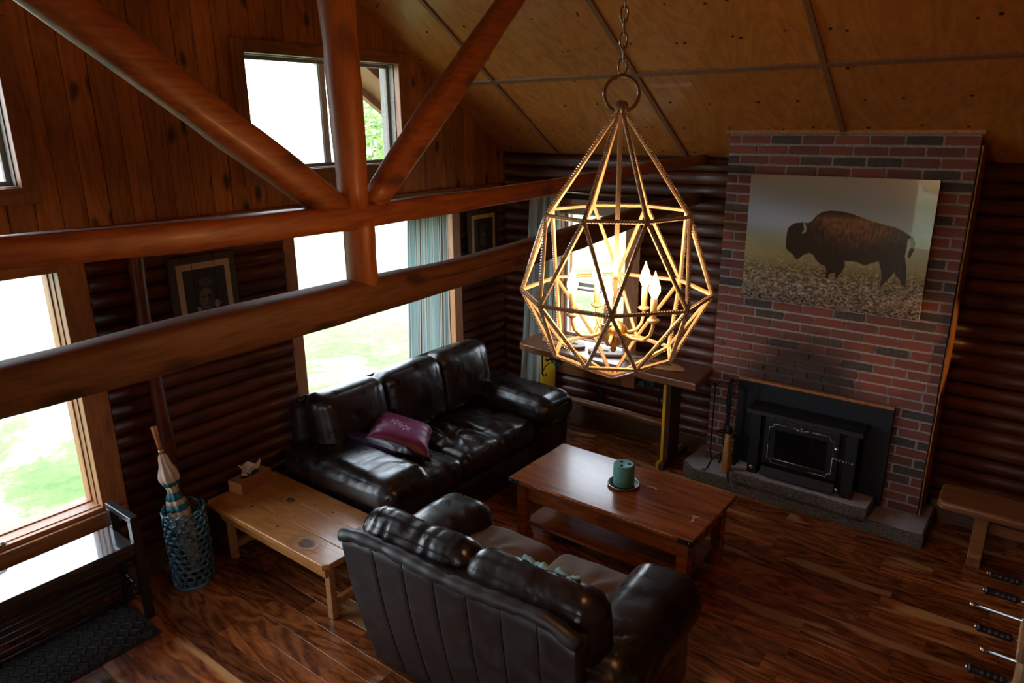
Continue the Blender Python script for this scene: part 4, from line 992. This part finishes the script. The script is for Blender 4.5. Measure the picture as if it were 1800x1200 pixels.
for fx, fy in ((.01, -.055), (-.055, -.01)):
    for k in range(6):
        a = k*PI/3+.3; P = []
        for q in range(8):
            b = 2*PI*q/8; r1 = .028+.017*math.cos(b); x_ = fx+r1*math.cos(a)-.008*math.sin(b)*math.sin(a); y_ = fy+r1*math.sin(a)+.008*math.sin(b)*math.cos(a)
            P.append(T @ Vector((x_, y_, .0815*((1-(x_/.225)**4)*(1-(y_/.225)**4))**.55+.0015)))
        m.add(P, [tuple(range(8))])
for k in range(9):
    x_, y_ = random.uniform(-.10, .03), random.uniform(-.12, .05); p = T @ Vector((x_, y_, .082)); m.ball(p, .003, 5, 3)
m.build('embroidery', 'embroidery', pt, label='pale pink flower embroidery')

# ================================================================ LOVESEAT (faces +y)
lv = thing('leather_loveseat', 'dark leather two-seat sofa seen from behind, in the foreground', 'loveseat', (-1.85, 2.35, 0), rotz=math.radians(2.5))
def L(*a): return a
cushion('base', 'leather', lv, (0, .06, .17), (.66, .38, .13), .05, n=14, disp=wrinkle(.004, seed=5), local=True)
# back shell: slanted panel with vertical seams
m = MB(); V = []; F = []; nx, nz_ = 150, 14
for sd_ in (0, 1):
    for j in range(nz_+1):
        v_ = j/nz_; z_ = .05+v_*.80
        for i in range(nx+1):
            u = i/nx; x_ = -.62+1.24*u+(.02*(2*u-1))*v_; drop = .035*math.exp(-((u-1)/.07)**2)+.012*math.exp(-(u/.04)**2)
            yo = -.315-.155*v_-.02*math.sin(v_*PI)+(.12 if sd_ else 0)
            yo += 0 if sd_ else .004*max(0, 1-min(abs(u-s_) for s_ in (.16, .30, .44, .58, .72, .86))/.012)
            V.append((x_, yo, z_-drop*v_*1.2))
N = (nx+1)*(nz_+1)
for j in range(nz_):
    for i in range(nx):
        a = j*(nx+1)+i; F.append((a, a+1, a+nx+2, a+nx+1)); F.append((N+a, N+a+nx+1, N+a+nx+2, N+a+1))
for i in range(nx): F.append((i+1, i, N+i, N+i+1)); a = nz_*(nx+1)+i; F.append((a, a+1, N+a+1, N+a))
for j in range(nz_): a = j*(nx+1); F.append((a, a+nx+1, N+a+nx+1, N+a)); a += nx; F.append((a+nx+1, a, N+a, N+a+nx+1))
m.add(V, F); m.build('back_panel', 'leather_back', lv, True, local=True)
P = []
for i in range(40):
    u = i/39; P.append((-.645+1.29*u, -.455+.012*math.sin(u*9), .862-.045*math.exp(-((u-1)/.08)**2)-.018*math.exp(-(u/.04)**2)))
MB().tube(P, 0, 12, [.032+.003*math.sin(i*1.9)-.008*(abs(i-8) < 1)-.008*(abs(i-20) < 1)-.008*(abs(i-31) < 1) for i in range(40)], squash=(1, 1)).build('back_roll', 'leather_back', lv, True, local=True)
m = MB()
for s_ in (.16, .30, .44, .58, .72, .86):
    m.tube([(-.62+1.24*s_+(.02*(2*s_-1))*v_, -.315-.155*v_-.02*math.sin(v_*PI)+.002, .05+v_*.80) for v_ in np.linspace(.02, .98, 12)], .0022, 5)
m.build('seams', 'black_plastic', lv, True, local=True)
for i, xc in enumerate((-.30, .33)):
    cushion('back_cushion', 'leather', lv, (xc, -.255, .70), (.345, .11, .225), .105, (.0, .02, .02), 50, wrinkle(.013, seed=80+i*6, stretch=(20, 4, 3)), rot=(.17, 0, 0), local=True)
for i, xc in enumerate((-.275, .285)):
    cushion('seat_cushion', 'suede_worn', lv, (xc, .14, .415), (.285, .35, .11), .09, (0, 0, .05), 30, wrinkle(.008, [(0, .0, .03, 2)], seed=90+i*6, stretch=(4, 4, 4)), local=True, label='seat cushion with worn brown suede surface')
for i, xc in enumerate((-.60, .63)):
    ar = cushion('arm', 'leather', lv, (xc*.97, .10, .27), (.14, .385, .235), .10, (.05 if i else .015, .02, 0), n=22, disp=wrinkle(.008, seed=100+i), local=True)
    cushion('arm_pad', 'leather', ar, (xc, .07, .525), (.19, .44, .135), .13, (.0, .02, .02), 46, wrinkle(.012, seed=110+i*3, stretch=(3, 16, 3)), local=True)
# torn seam showing pale blue lining
m = MB(); V = []; F = []
for i in range(26):
    u = i/25; x_ = .25+.27*u; y_ = -.246+.02*u+.006*math.sin(u*13); z_ = .932-.012*u+.008*math.sin(u*21); wd = .018*math.sin(u*PI)**.6+.004
    V += [(x_, y_-wd, z_+.006), (x_, y_, z_+.018+.006*math.sin(i*2.1)), (x_, y_+wd, z_-.004), (x_, y_, z_-.02)]
for i in range(25):
    for k in range(4): a = i*4+k; b = i*4+(k+1) % 4; F.append((a, b, b+4, a+4))
m.add(V, F).build('torn_lining', 'tear_fabric', lv, True, local=True, label='pale blue lining showing through a tear')
for x_ in (-.58, .58):
    for y_ in (-.2, .38): MB().box(x_-.03, x_+.03, y_-.03, y_+.03, 0, .06).build('foot', 'black_plastic', lv, bevel=.005, local=True)

# ================================================================ COFFEE TABLE
cf = thing('coffee_table', 'dark reddish wooden coffee table with lower shelf and black metal corner straps', 'table', (-2.0, 3.70, 0))
MB().box(-2.655, -1.355, 3.375, 4.03, .425, .46).build('table_top', 'coffee_wood', cf, bevel=.008, bseg=3)
MB().box(-2.60, -1.41, 3.43, 3.45, .30, .425).box(-2.60, -1.41, 3.955, 3.975, .30, .425).box(-2.60, -2.58, 3.45, 3.955, .30, .425).box(-1.43, -1.41, 3.45, 3.955, .30, .425).build('apron', 'coffee_wood', cf, bevel=.003)
for sx, x_ in ((1, -2.615), (-1, -1.395)):
    for sy, y_ in ((1, 3.415), (-1, 3.99)):
        m = MB(); xa, xb = sorted((x_, x_+sx*.07)); ya, yb = sorted((y_, y_+sy*.07)); V = [(xa, ya, .425), (xb, ya, .425), (xb, yb, .425), (xa, yb, .425)]
        rings = [V]
        for z_, e in ((.25, 0), (.08, .006), (.0, -.012)):
            rings.append([(p[0]-(0 if sx > 0 and p[0] == xa or sx < 0 and p[0] == xb else sx*e), p[1]-(0 if sy > 0 and p[1] == ya or sy < 0 and p[1] == yb else sy*e), z_) for p in V])
        vs = sum(rings, []); F = [(0, 1, 2, 3), tuple(range(12, 16))[::-1]]
        for i in range(3):
            for k in range(4): F.append((i*4+k, (i+1)*4+k, (i+1)*4+(k+1) % 4, i*4+(k+1) % 4))
        m.add(vs, F).build('leg', 'coffee_wood', cf, bevel=.004)
MB().box(-2.58, -1.43, 3.45, 3.955, .105, .13).build('shelf', 'coffee_wood', cf, bevel=.004)
for (x0_, sx) in ((-2.655, 1), (-1.355, -1)):
    for (y0_, sy) in ((3.375, 1), (4.03, -1)):
        a, b = sorted((x0_-.002*sx, x0_+.09*sx)); c, d = sorted((y0_-.003*sy, y0_)); e, f_ = sorted((x0_-.003*sx, x0_)); g1, h1 = sorted((y0_-.002*sy, y0_+.09*sy))
        cs = MB().box(a, b, c, d, .428, .457).box(e, f_, g1, h1, .428, .457).build('corner_strap', 'black_metal', cf, bevel=.001, bseg=1); m = MB()
        for k in (.02, .07): m.ball((x0_+sx*k, y0_-sy*.004, .443), .005, 6, 4); m.ball((x0_-sx*.004, y0_+sy*k, .443), .005, 6, 4)
        m.build('studs', 'steel', cs, True)
m = MB(); m.tube([(-1.46+.012*math.sin(k*.5), 3.56+.016*k*.5, .4605) for k in range(7)], .004, 5, [.002, .004, .004, .004, .003, .003, .002], squash=(1, .25))
for k in range(5): m.tube([(-1.462, 3.62, .4605), (-1.475+.012*k, 3.645+.004*(k % 2), .4605)], .0018, 4, squash=(1, .3))
m.tube([(-1.86, 3.80, .4605), (-1.82, 3.815, .4605), (-1.79, 3.80, .4605)], .006, 5, squash=(1, .15)); m.ball((-1.74, 3.78, .4602), .005, 6, 3, (1, 1, .15))
m.build('scratches', 'scratch_pale', cf, label='pale chips in the finish')
m = MB(); 
for a, b in ((-2.45, -2.25), (-2.2, -1.97), (-1.88, -1.48)): m.tube([(x_, 3.3755, .452+.002*math.sin(x_*40)) for x_ in np.linspace(a, b, 8)], .0022, 4)
m.build('worn_edge', 'scratch_pale', cf, label='worn pale front edge')
pl = thing('candle_plate', 'clear glass plate with dark rim under the teal candle', 'plate', (-1.99, 3.73, .461)); 
MB().lathe([(.05, 0), (.085, .002), (.098, .012), (.101, .014), (.097, .016), (.08, .007), (.0, .006)], (-1.99, 3.73, .461), 36).build('dish', 'black_plastic', pl, True)
MB().loop([(-1.99+.099*math.cos(a), 3.73+.099*math.sin(a), .476) for a in np.arange(0, 2*PI, PI/20)], .0035).build('rim', 'steel', pl, True)
cn = thing('teal_candle', 'thick teal three-wick pillar candle on the coffee table', 'candle', (-1.99, 3.73, .468))
MB().lathe([(.066, 0), (.068, .006), (.068, .135), (.065, .142), (.058, .144), (.05, .141), (.0, .140)], (-1.99, 3.73, .468), 40).build('wax', 'candle_wax', cn, True)
for a in (.5, 2.6, 4.7):
    x_, y_ = -1.99+.034*math.cos(a), 3.73+.034*math.sin(a); wl = MB().lathe([(.012, 0), (.011, .0012), (.0, .0013)], (x_, y_, .6085), 12).build('melt_pool', 'wick', cn, True); MB().tube([(x_, y_, .609), (x_+.002, y_, .620)], .0018, 5).build('wick', 'wick', cn, True)

# ================================================================ SIDE TABLE + TISSUES
sd = thing('pine_side_table', 'low pine side table with knots, between the sofa and the umbrella stand', 'table', (-3.45, 2.28, 0))
for kx, ky, kr in ((-3.62, 2.36, .032), (-3.13, 2.11, .050), (-3.42, 2.12, .012), (-3.28, 2.42, .012), (-3.75, 2.17, .010)):
    m = MB(); m.prism([(kx+kr*1.1*(1+.16*math.sin(3*q+.5))*math.cos(q), ky+kr*.8*(1+.08*math.sin(7*q))*math.sin(q)) for q in np.arange(0, 2*PI, PI/12)], 'Z', .4195, .4204); m.build('knot', 'knot_dark', sd)
    for rr in (1.35, 1.6, 1.9) if kr > .03 else (): MB().loop([(kx+kr*rr*1.3*math.cos(q), ky+kr*rr*(1+.1*math.sin(3*q))*math.sin(q), .4201) for q in np.arange(0, 2*PI, PI/14)], .0009, 4).build('knot_ring', 'knot_dark', sd)
for k, (a, b) in enumerate(((2.02, 2.20), (2.2015, 2.37), (2.3715, 2.545))):
    pts = [(-4.05, a), (-2.86, a), (-2.86, b), (-4.05, b)]
    if k == 0: pts = [(-4.05, a+.03), (-4.02, a), (-2.885, a+.005), (-2.855, a+.035), (-2.855, b), (-4.05, b)]
    MB().prism(pts, 'Z', .385, .42).build('top_board', 'pine_top', sd, bevel=.007 if k != 1 else .002, bseg=3)
MB().box(-3.98, -2.93, 2.075, 2.095, .29, .384).box(-3.98, -2.93, 2.47, 2.49, .29, .384).build('apron', 'pine_apron', sd, bevel=.003)
for x_ in (-3.97, -2.975):
    for y_ in (2.10, 2.425): MB().box(x_, x_+.045, y_, y_+.04, 0, .384).build('leg', 'pine_apron', sd, bevel=.004)
    MB().box(x_+.005, x_+.04, 2.1405, 2.4245, .07, .115).build('end_rail', 'pine_apron', sd, bevel=.003); MB().box(x_+.005, x_+.04, 2.1405, 2.4245, .335, .384).build('end_rail', 'pine_apron', sd, bevel=.003)
tb = thing('tissue_box', 'woven orange-brown tissue box on the pine side table', 'tissue box', (-3.99, 2.32, .421), rotz=math.radians(10))
MB().box(-.062, .062, -.13, .13, 0, .085).build('box', 'woven_box', tb, bevel=.006, local=True)
MB().prism([(.03*math.cos(a), .075*math.sin(a)) for a in np.arange(0, 2*PI, PI/10)], 'Z', .0852, .0862).build('slot', 'wick', tb, local=True)
m = MB(); V = []; F = []; n = 14
for i in range(n+1):
    for j in range(n+1):
        u, v_ = i/n-.5, j/n-.5; h_ = .06*v_+.045; V.append((.035*math.sin(u*5)*(.4+v_)+.02*math.sin(v_*7), u*.11*(1+.8*v_)+.02*v_, .075+max(0, (v_+.5))*.085+.012*math.sin(u*14+v_*4)))
for i in range(n):
    for j in range(n): a = i*(n+1)+j; F.append((a, a+1, a+n+2, a+n+1))
o = m.add(V, F).build('tissue', 'tissue_white', tb, True, local=True); o.modifiers.new('s', 'SOLIDIFY').thickness = .001

# ================================================================ UMBRELLA STAND + UMBRELLA
ux, uy = -3.935, 1.83
us = thing('umbrella_stand', 'tall glossy blue-green ceramic umbrella stand of interlocked rings', 'umbrella stand', (ux, uy, 0))
m = MB(); R = .118; rows = 12; cols = 15
for r in range(rows):
    zc_ = .035+r*.0385
    for c in range(cols):
        a = 2*PI*(c+.5*(r % 2))/cols; s_ = random.uniform(.9, 1.08); P = []
        for k in range(12):
            b = 2*PI*k/12; da = .0225*s_*math.cos(b)/R; P.append((ux+(R+.004*math.cos(b))*math.cos(a+da), uy+(R+.004*math.cos(b))*math.sin(a+da), zc_+.0195*s_*math.sin(b)))
        m.loop(P, .0068, 5)
m.build('ring_lattice', 'ceramic_blue', us, True, kind='stuff')
MB().loop([(ux+(R+.003)*math.cos(a), uy+(R+.003)*math.sin(a), .497+.008*math.sin(a*9)) for a in np.arange(0, 2*PI, PI/40)], .008, 8).build('rim', 'ceramic_blue', us, True)
MB().lathe([(R-.004, 0), (R+.004, .004), (R+.004, .018), (R-.01, .02), (0, .02)], (ux, uy, 0), 40).build('base', 'ceramic_blue', us, True)
ub = thing('umbrella', 'folded cream and teal striped umbrella with wooden handle, standing in the ceramic stand', 'umbrella', (ux, uy, .02))
bot = Vector((ux+.035, uy+.015, .03)); top = Vector((-4.075, 1.80, .985)); ax = (top-bot).normalized(); Lu = (top-bot).length
Q = ax.to_track_quat('Z', 'Y').to_matrix().to_4x4(); T = Matrix.Translation(bot) @ Q
def uml(z0_, z1_, prof, mat, nm):
    zs = np.linspace(z0_, z1_, max(3, int((z1_-z0_)/.012))); m = MB(); m.lathe([(float(np.interp(z_, [p[0] for p in prof], [p[1] for p in prof])), z_) for z_ in zs], (0, 0, 0), 40, lambda a, z_: 1+.16*math.sin(a*8+z_*14)+.06*math.sin(a*3+z_*9)); m.xf(T); return m.build(nm, mat, ub, True)
prof = [(0.02, .006), (.12, .030), (.38, .056), (.46, .058), (.53, .046), (.575, .030), (.60, .026), (.62, .040), (.665, .056), (.70, .050), (.74, .034), (.80, .024), (.82, .014)]
for z0_, z1_, mt in ((.02, .40, 'umbrella_cream'), (.40, .455, 'umbrella_cream'), (.455, .495, 'umbrella_teal'), (.495, .525, 'umbrella_cream'), (.525, .57, 'umbrella_teal'), (.57, .612, 'umbrella_cream'), (.612, .64, 'umbrella_teal'), (.64, .82, 'umbrella_cream')): uml(z0_, z1_, prof, mt, 'canopy_band')
MB().lathe([(.013, 0), (.016, .004), (.016, .03), (.012, .034)], (0, 0, .815), 14).xf(T).build('collar', 'brass', ub, True)
MB().lathe([(.012, .0), (.014, .01), (.013, .05), (.016, .10), (.017, .135), (.014, .145)], (0, 0, .85), 14).xf(T).build('handle', 'cane_wood', ub, True)
MB().lathe([(.028, 0), (.030, .006), (.028, .012)], (0, 0, .590), 14).xf(T).build('tie_strap', 'umbrella_cream', ub, True)

# ================================================================ SHOE BENCH + MAT
sb = thing('shoe_bench', 'black wooden shoe bench with rod shelves and a raised end handle, under the left window', 'bench', (-3.93, .8, 0))
Y0, Y1 = .02, 1.51
MB().box(-4.085, -3.785, Y0+.045, Y1-.045, .47, .50).build('seat', 'bench_top_paint', sb, bevel=.003)
for y_ in (Y0, Y1-.045):
    for x_ in (-4.085, -3.83): MB().box(x_, x_+.045, y_, y_+.045, 0, .615).build('leg', 'black_paint', sb, bevel=.003)
    MB().box(-4.085, -3.785, y_, y_+.045, .616, .65).build('hand_rail', 'black_paint', sb, bevel=.004)
    for z_ in (.12, .31): MB().prism([(-4.04, z_+.06), (-3.83, z_), (-3.83, z_+.03), (-4.04, z_+.09)], 'Y', y_+.012, y_+.032).build('shelf_bracket', 'black_paint', sb, bevel=.002)
MB().box(-3.805, -3.788, Y0+.045, Y1-.045, .43, .469).build('front_rail', 'black_paint', sb, bevel=.002)
for z_ in (.12, .31):
    for k in range(5): x_ = -4.02+k*.045; zz = z_+.085-.05*k*.24; MB().tube([(x_, Y0+.03, zz), (x_, Y1-.03, zz)], .006, 8).build('rod', 'black_metal', sb, True)
mt_ = thing('door_mat', 'black rubber basket-weave mat on the floor under the shoe bench', 'mat', (-3.88, .7, 0))
MB().box(-4.10, -3.62, -.25, 1.46, .001, .008).build('mat_base', 'rubber_mat', mt_, bevel=.002)
m = MB(); s_ = .052
for i in range(-40, 60):
    for j in range(-14, 14):
        cx_ = -3.86+(i-j)*s_*.7071*.5*1.0; 
a_ = .045
for iy in range(40):
    for ix in range(10):
        cx_ = -4.075+ix*.047; cy_ = -.22+iy*.042; fl = (ix+iy) % 2
        if cx_ > -3.64: continue
        d = Vector((.024, .016, 0)) if fl else Vector((-.024, .016, 0)); p = Vector((cx_, cy_, .009)); m.tube([p-d, p-d*.5, p+d*.5, p+d], 0, 5, [.006, .012, .012, .006], squash=(1, .35))
m.build('weave', 'rubber_bar', mt_, True, kind='stuff')

# ================================================================ BENCH RIGHT
bn = thing('right_bench', 'brown wooden bench with a rounded seat edge against the right end of the back wall', 'bench', (.4, 4.95, 0))
MB().prism([(-.355, 4.80), (-.33, 4.765), (1.1, 4.765), (1.1, 5.07), (-.33, 5.07), (-.36, 5.03)], 'Z', .375, .43).build('seat', 'bench_wood', bn, bevel=.018, bseg=3)
for x_ in (-.15, .85):
    MB().prism([(4.85, .0), (5.04, .0), (5.04, .06), (5.0, .09), (4.99, .375), (4.87, .375), (4.87, .09), (4.85, .06)], 'X', x_, x_+.075).build('leg', 'bench_wood', bn, bevel=.005)
MB().box(-.074, .85, 4.93, 4.955, .22, .29).build('stretcher', 'bench_wood', bn, bevel=.003)

# ================================================================ FOOSBALL TABLE
fb = thing('foosball_table', 'dark wooden table football cabinet with steel rods and black grips, cut by the right edge', 'game table', (.5, 2.85, 0))
MB().box(.13, .16, 2.2, 3.42, .62, .93).box(.93, .96, 2.2, 3.42, .62, .93).box(.16, .93, 3.39, 3.42, .62, .93).box(.16, .93, 2.2, 2.23, .62, .93).box(.16, .93, 2.23, 3.39, .62, .66).build('cabinet', 'foos_cabinet', fb, bevel=.004)
for x_ in (.15, .86):
    for y_ in (2.24, 3.3): MB().box(x_, x_+.07, y_, y_+.07, 0, .62).build('leg', 'foos_cabinet', fb, bevel=.005)
for k, (y_, kind) in enumerate(((3.255, 'g'), (3.115, 'g'), (2.98, 'r'), (2.84, 'g'), (2.71, 'r'), (2.58, 'g'), (2.445, 'g'))):
    rd = MB().tube([((.02 if kind == 'g' else -.03 if k == 2 else .03), y_, .885), (1.2, y_, .885)], .008, 10).build('rod', 'steel', fb, True)
    MB().lathe([(.010, 0), (.026, 0), (.026, .004), (.016, .008), (.016, .014), (.010, .014)], (0, 0, 0), 16).xf(Matrix.Translation((.13, y_, .885)) @ Matrix.Rotation(-PI/2, 4, 'Y')).build('bearing', 'steel', rd, True)
    if kind == 'g':
        pr_ = [(.010, 0), (.016, .002), (.0165, .012), (.013, .016)]+[(.0145+.0016*math.sin(i*1.9), .02+i*.006) for i in range(12)]+[(.013, .094), (.017, .098), (.017, .106), (.010, .110)]
        MB().lathe(pr_, (0, 0, 0), 14).xf(Matrix.Translation((.095, y_, .885)) @ Matrix.Rotation(-PI/2, 4, 'Y')).build('grip', 'grip_rubber', rd, True)
        MB().lathe([(.009, 0), (.009, .006), (.0, .007)], (0, 0, 0), 12).xf(Matrix.Translation((-.015, y_, .885)) @ Matrix.Rotation(-PI/2, 4, 'Y')).build('end_cap', 'steel', rd, True)
    else: MB().lathe([(.008, 0), (.0115, .003), (.0115, .02), (.004, .024)], (0, 0, 0), 12).xf(Matrix.Translation((-.03 if k == 2 else .03, y_, .885)) @ Matrix.Rotation(-PI/2, 4, 'Y')).build('end_cap', 'steel', rd, True)
# loft railing post near the viewer at lower right
ps = thing('railing_post', 'pale brown wooden railing post at the lower right corner', 'post', (.075, 1.36, 0))
MB().prism([(.062, 1.34), (.13, 1.34), (.13, 1.44), (.062, 1.44)], 'Z', 0, 1.80).build('shaft', 'railing_wood', ps, bevel=.012, bseg=3)
MB().prism([(.055, 1.335), (.137, 1.335), (.137, 1.445), (.055, 1.445)], 'Z', 1.801, 1.83).build('cap', 'railing_wood', ps, bevel=.008, bseg=2)

# ================================================================ CHANDELIER
hx, hy = -1.265, 2.249
cd = thing('chandelier', 'large teardrop chandelier cage with crystal beads and five lit candle bulbs', 'chandelier', (hx, hy, 1.78))
B0 = math.atan2(_r.y, _r.x)   # azimuth facing to the camera's right
def ringp(R, z_, off): return [Vector((hx+R*math.cos(B0-math.radians(off+45*k)), hy+R*math.sin(B0-math.radians(off+45*k)), z_)) for k in range(8)]
up_ = ringp(.262, 2.394, 10+22.5); mid_ = ringp(.343, 2.107, 10); low_ = ringp(.222, 1.883, 10+22.5); apx = Vector((hx, hy, 2.742)); bt = Vector((hx, hy, 1.782))
edges = []
for k in range(8):
    q = (k+1) % 8
    ap_k = apx+(up_[k]-apx)*.0+Vector(((up_[k].x-hx)*.06, (up_[k].y-hy)*.06, -.012))
    edges += [(ap_k, up_[k]), (up_[k], up_[q]), (mid_[k], mid_[q]), (low_[k], low_[q]), (up_[k], mid_[k]), (up_[k], mid_[q]), (low_[k], mid_[k]), (low_[k], mid_[q]), (low_[k], bt)]
beads = MB()
for i, (a, b) in enumerate(edges):
    m = MB().tube([a, b], .0072, 6); m.build('cage_bar', 'champagne', cd)
    c = (a+b)/2-Vector((hx, hy, (a.z+b.z)/2)); outn = Vector((c.x, c.y, 0)).normalized(); dd = (b-a).normalized(); outn = (outn-dd*outn.dot(dd)).normalized(); sdn = outn.cross(dd)
    n = int((b-a).length/.0095)
    for k in range(n):
        p = a.lerp(b, (k+.5)/n)+outn*.0062
        for s_ in (-1, 1): beads.add([p+sdn*s_*.0038+v_*.0036 for v_ in (Vector((1, 0, 0)), Vector((0, 1, 0)), Vector((0, 0, 1)), Vector((-1, 0, 0)), Vector((0, -1, 0)), Vector((0, 0, -1)))], [(0, 1, 2), (1, 3, 2), (3, 4, 2), (4, 0, 2), (1, 0, 5), (3, 1, 5), (4, 3, 5), (0, 4, 5)])
beads.build('crystal_beads', 'crystal', cd, kind='stuff')
rt = Vector((_r.x, _r.y, 0))
MB().loop([Vector((hx, hy, 2.79))+rt*.058*math.cos(a)+Vector((0, 0, .058*math.sin(a))) for a in np.arange(0, 2*PI, PI/20)], .0062, 8).build('top_ring', 'nickel', cd, True)
MB().lathe([(.0, .03), (.02, .022), (.026, 0), (.02, -.012), (0, -.014)][::-1], (hx, hy, 2.742), 16).build('crown_cap', 'champagne', cd, True)
MB().tube([(hx, hy, 2.73), (hx, hy, 1.99)], .0085, 10).build('centre_rod', 'champagne', cd, True)
MB().lathe([(.006, -.075), (.012, -.066), (.010, -.055), (.026, -.045), (.045, -.02), (.050, 0), (.050, .015), (.040, .032), (.016, .045), (.009, .055)], (hx, hy, 1.955), 24).build('hub', 'brass', cd, True)
for k in range(5):
    a = B0+PI-math.radians(72*k); d = Vector((math.cos(a), math.sin(a), 0)); c0 = Vector((hx, hy, 1.955)); R = .155
    ar = MB().tube([c0+d*.045, c0+d*.08+Vector((0, 0, -.012)), c0+d*.12+Vector((0, 0, -.010)), c0+d*.145+Vector((0, 0, .012)), c0+d*R+Vector((0, 0, .045)), c0+d*R+Vector((0, 0, .07))], .0065, 8).build('arm', 'champagne', cd, True)
    e = c0+d*R
    MB().lathe([(.007, .058), (.020, .066), (.023, .072), (.014, .077)], tuple(e), 16).build('drip_cup', 'champagne', ar, True)
    MB().lathe([(.0115, .076), (.0115, .150), (.006, .152)], tuple(e), 16).build('candle_sleeve', 'ivory_sleeve', ar, True)
    MB().lathe([(.006, .150), (.012, .157), (.0205, .176), (.0195, .192), (.011, .218), (.004, .236), (.001, .248)], tuple(e), 16).build('bulb', 'bulb_glow', ar, True, label='lit flame-shaped bulb')
# chain up to the roof
ztop = 2.7+(zc(hy*.82)-2.7)/.82; n = int((ztop-2.85)/.040)
zz = 2.845+.012
for k in range(n+1):
    s_ = rt if k % 2 == 0 else Vector((_f.x, _f.y, 0)).normalized(); cz = zz+.020+k*.040
    big = 1.15 if k == 0 else 1
    MB().loop([Vector((hx, hy, cz))+s_*.012*big*math.cos(a)+Vector((0, 0, .026*math.copysign(abs(math.sin(a))**.8, math.sin(a)))) for a in np.arange(0, 2*PI, PI/8)], .0030, 6).build('chain_link', 'nickel', cd, True)
MB().lathe([(.06, 0), (.055, -.02), (.02, -.04), (.006, -.045)][::-1], (hx, hy, ztop+.02), 20).build('canopy', 'nickel', cd, True)

# the whole fixture is built at one size and then set to its real one, about a point at eye height
KC = .82; _root = cd; _root.location = Vector((hx*KC, hy*KC, 2.7-(2.7-1.78)*KC))
for o in C.objects:
    if o.parent == cd or (o.parent is not None and o.parent.parent == cd):
        if o.type == 'MESH' and o.data.users == 1:
            for v_ in o.data.vertices: v_.co = v_.co*KC
# ================================================================ warm lamp on the right side of the room (the light on the slab edge)
wl = thing('wall_lamp', 'small warm wall lamp on the right wall', 'lamp', (2.9, 4.0, 1.9))
MB().lathe([(.04, 0), (.07, -.10), (.068, -.10), (.038, 0)], (2.88, 4.0, 1.95), 20).build('lamp_shade', 'brass', wl, True)
MB().lathe([(.005, 0), (.02, -.02), (.025, -.05), (.01, -.07)][::-1], (2.88, 4.0, 1.93), 14).build('bulb', 'bulb_glow', wl, True)
MB().box(2.9, 2.995, 3.98, 4.02, 1.93, 1.97).build('wall_bracket', 'brass', wl, bevel=.003)
_l = lamp('wall_lamp_light', 'SPOT', (2.80, 4.0, 1.83), 260, (1, .50, .18), .02, spot=math.radians(11))
_l.rotation_euler = (Vector((-.46, 5.04, 1.32))-Vector((2.80, 4.0, 1.83))).to_track_quat('-Z', 'Y').to_euler()
lamp('chandelier_light', 'POINT', (hx*KC, hy*KC, 2.26), 22, (1, .46, .15), .12)
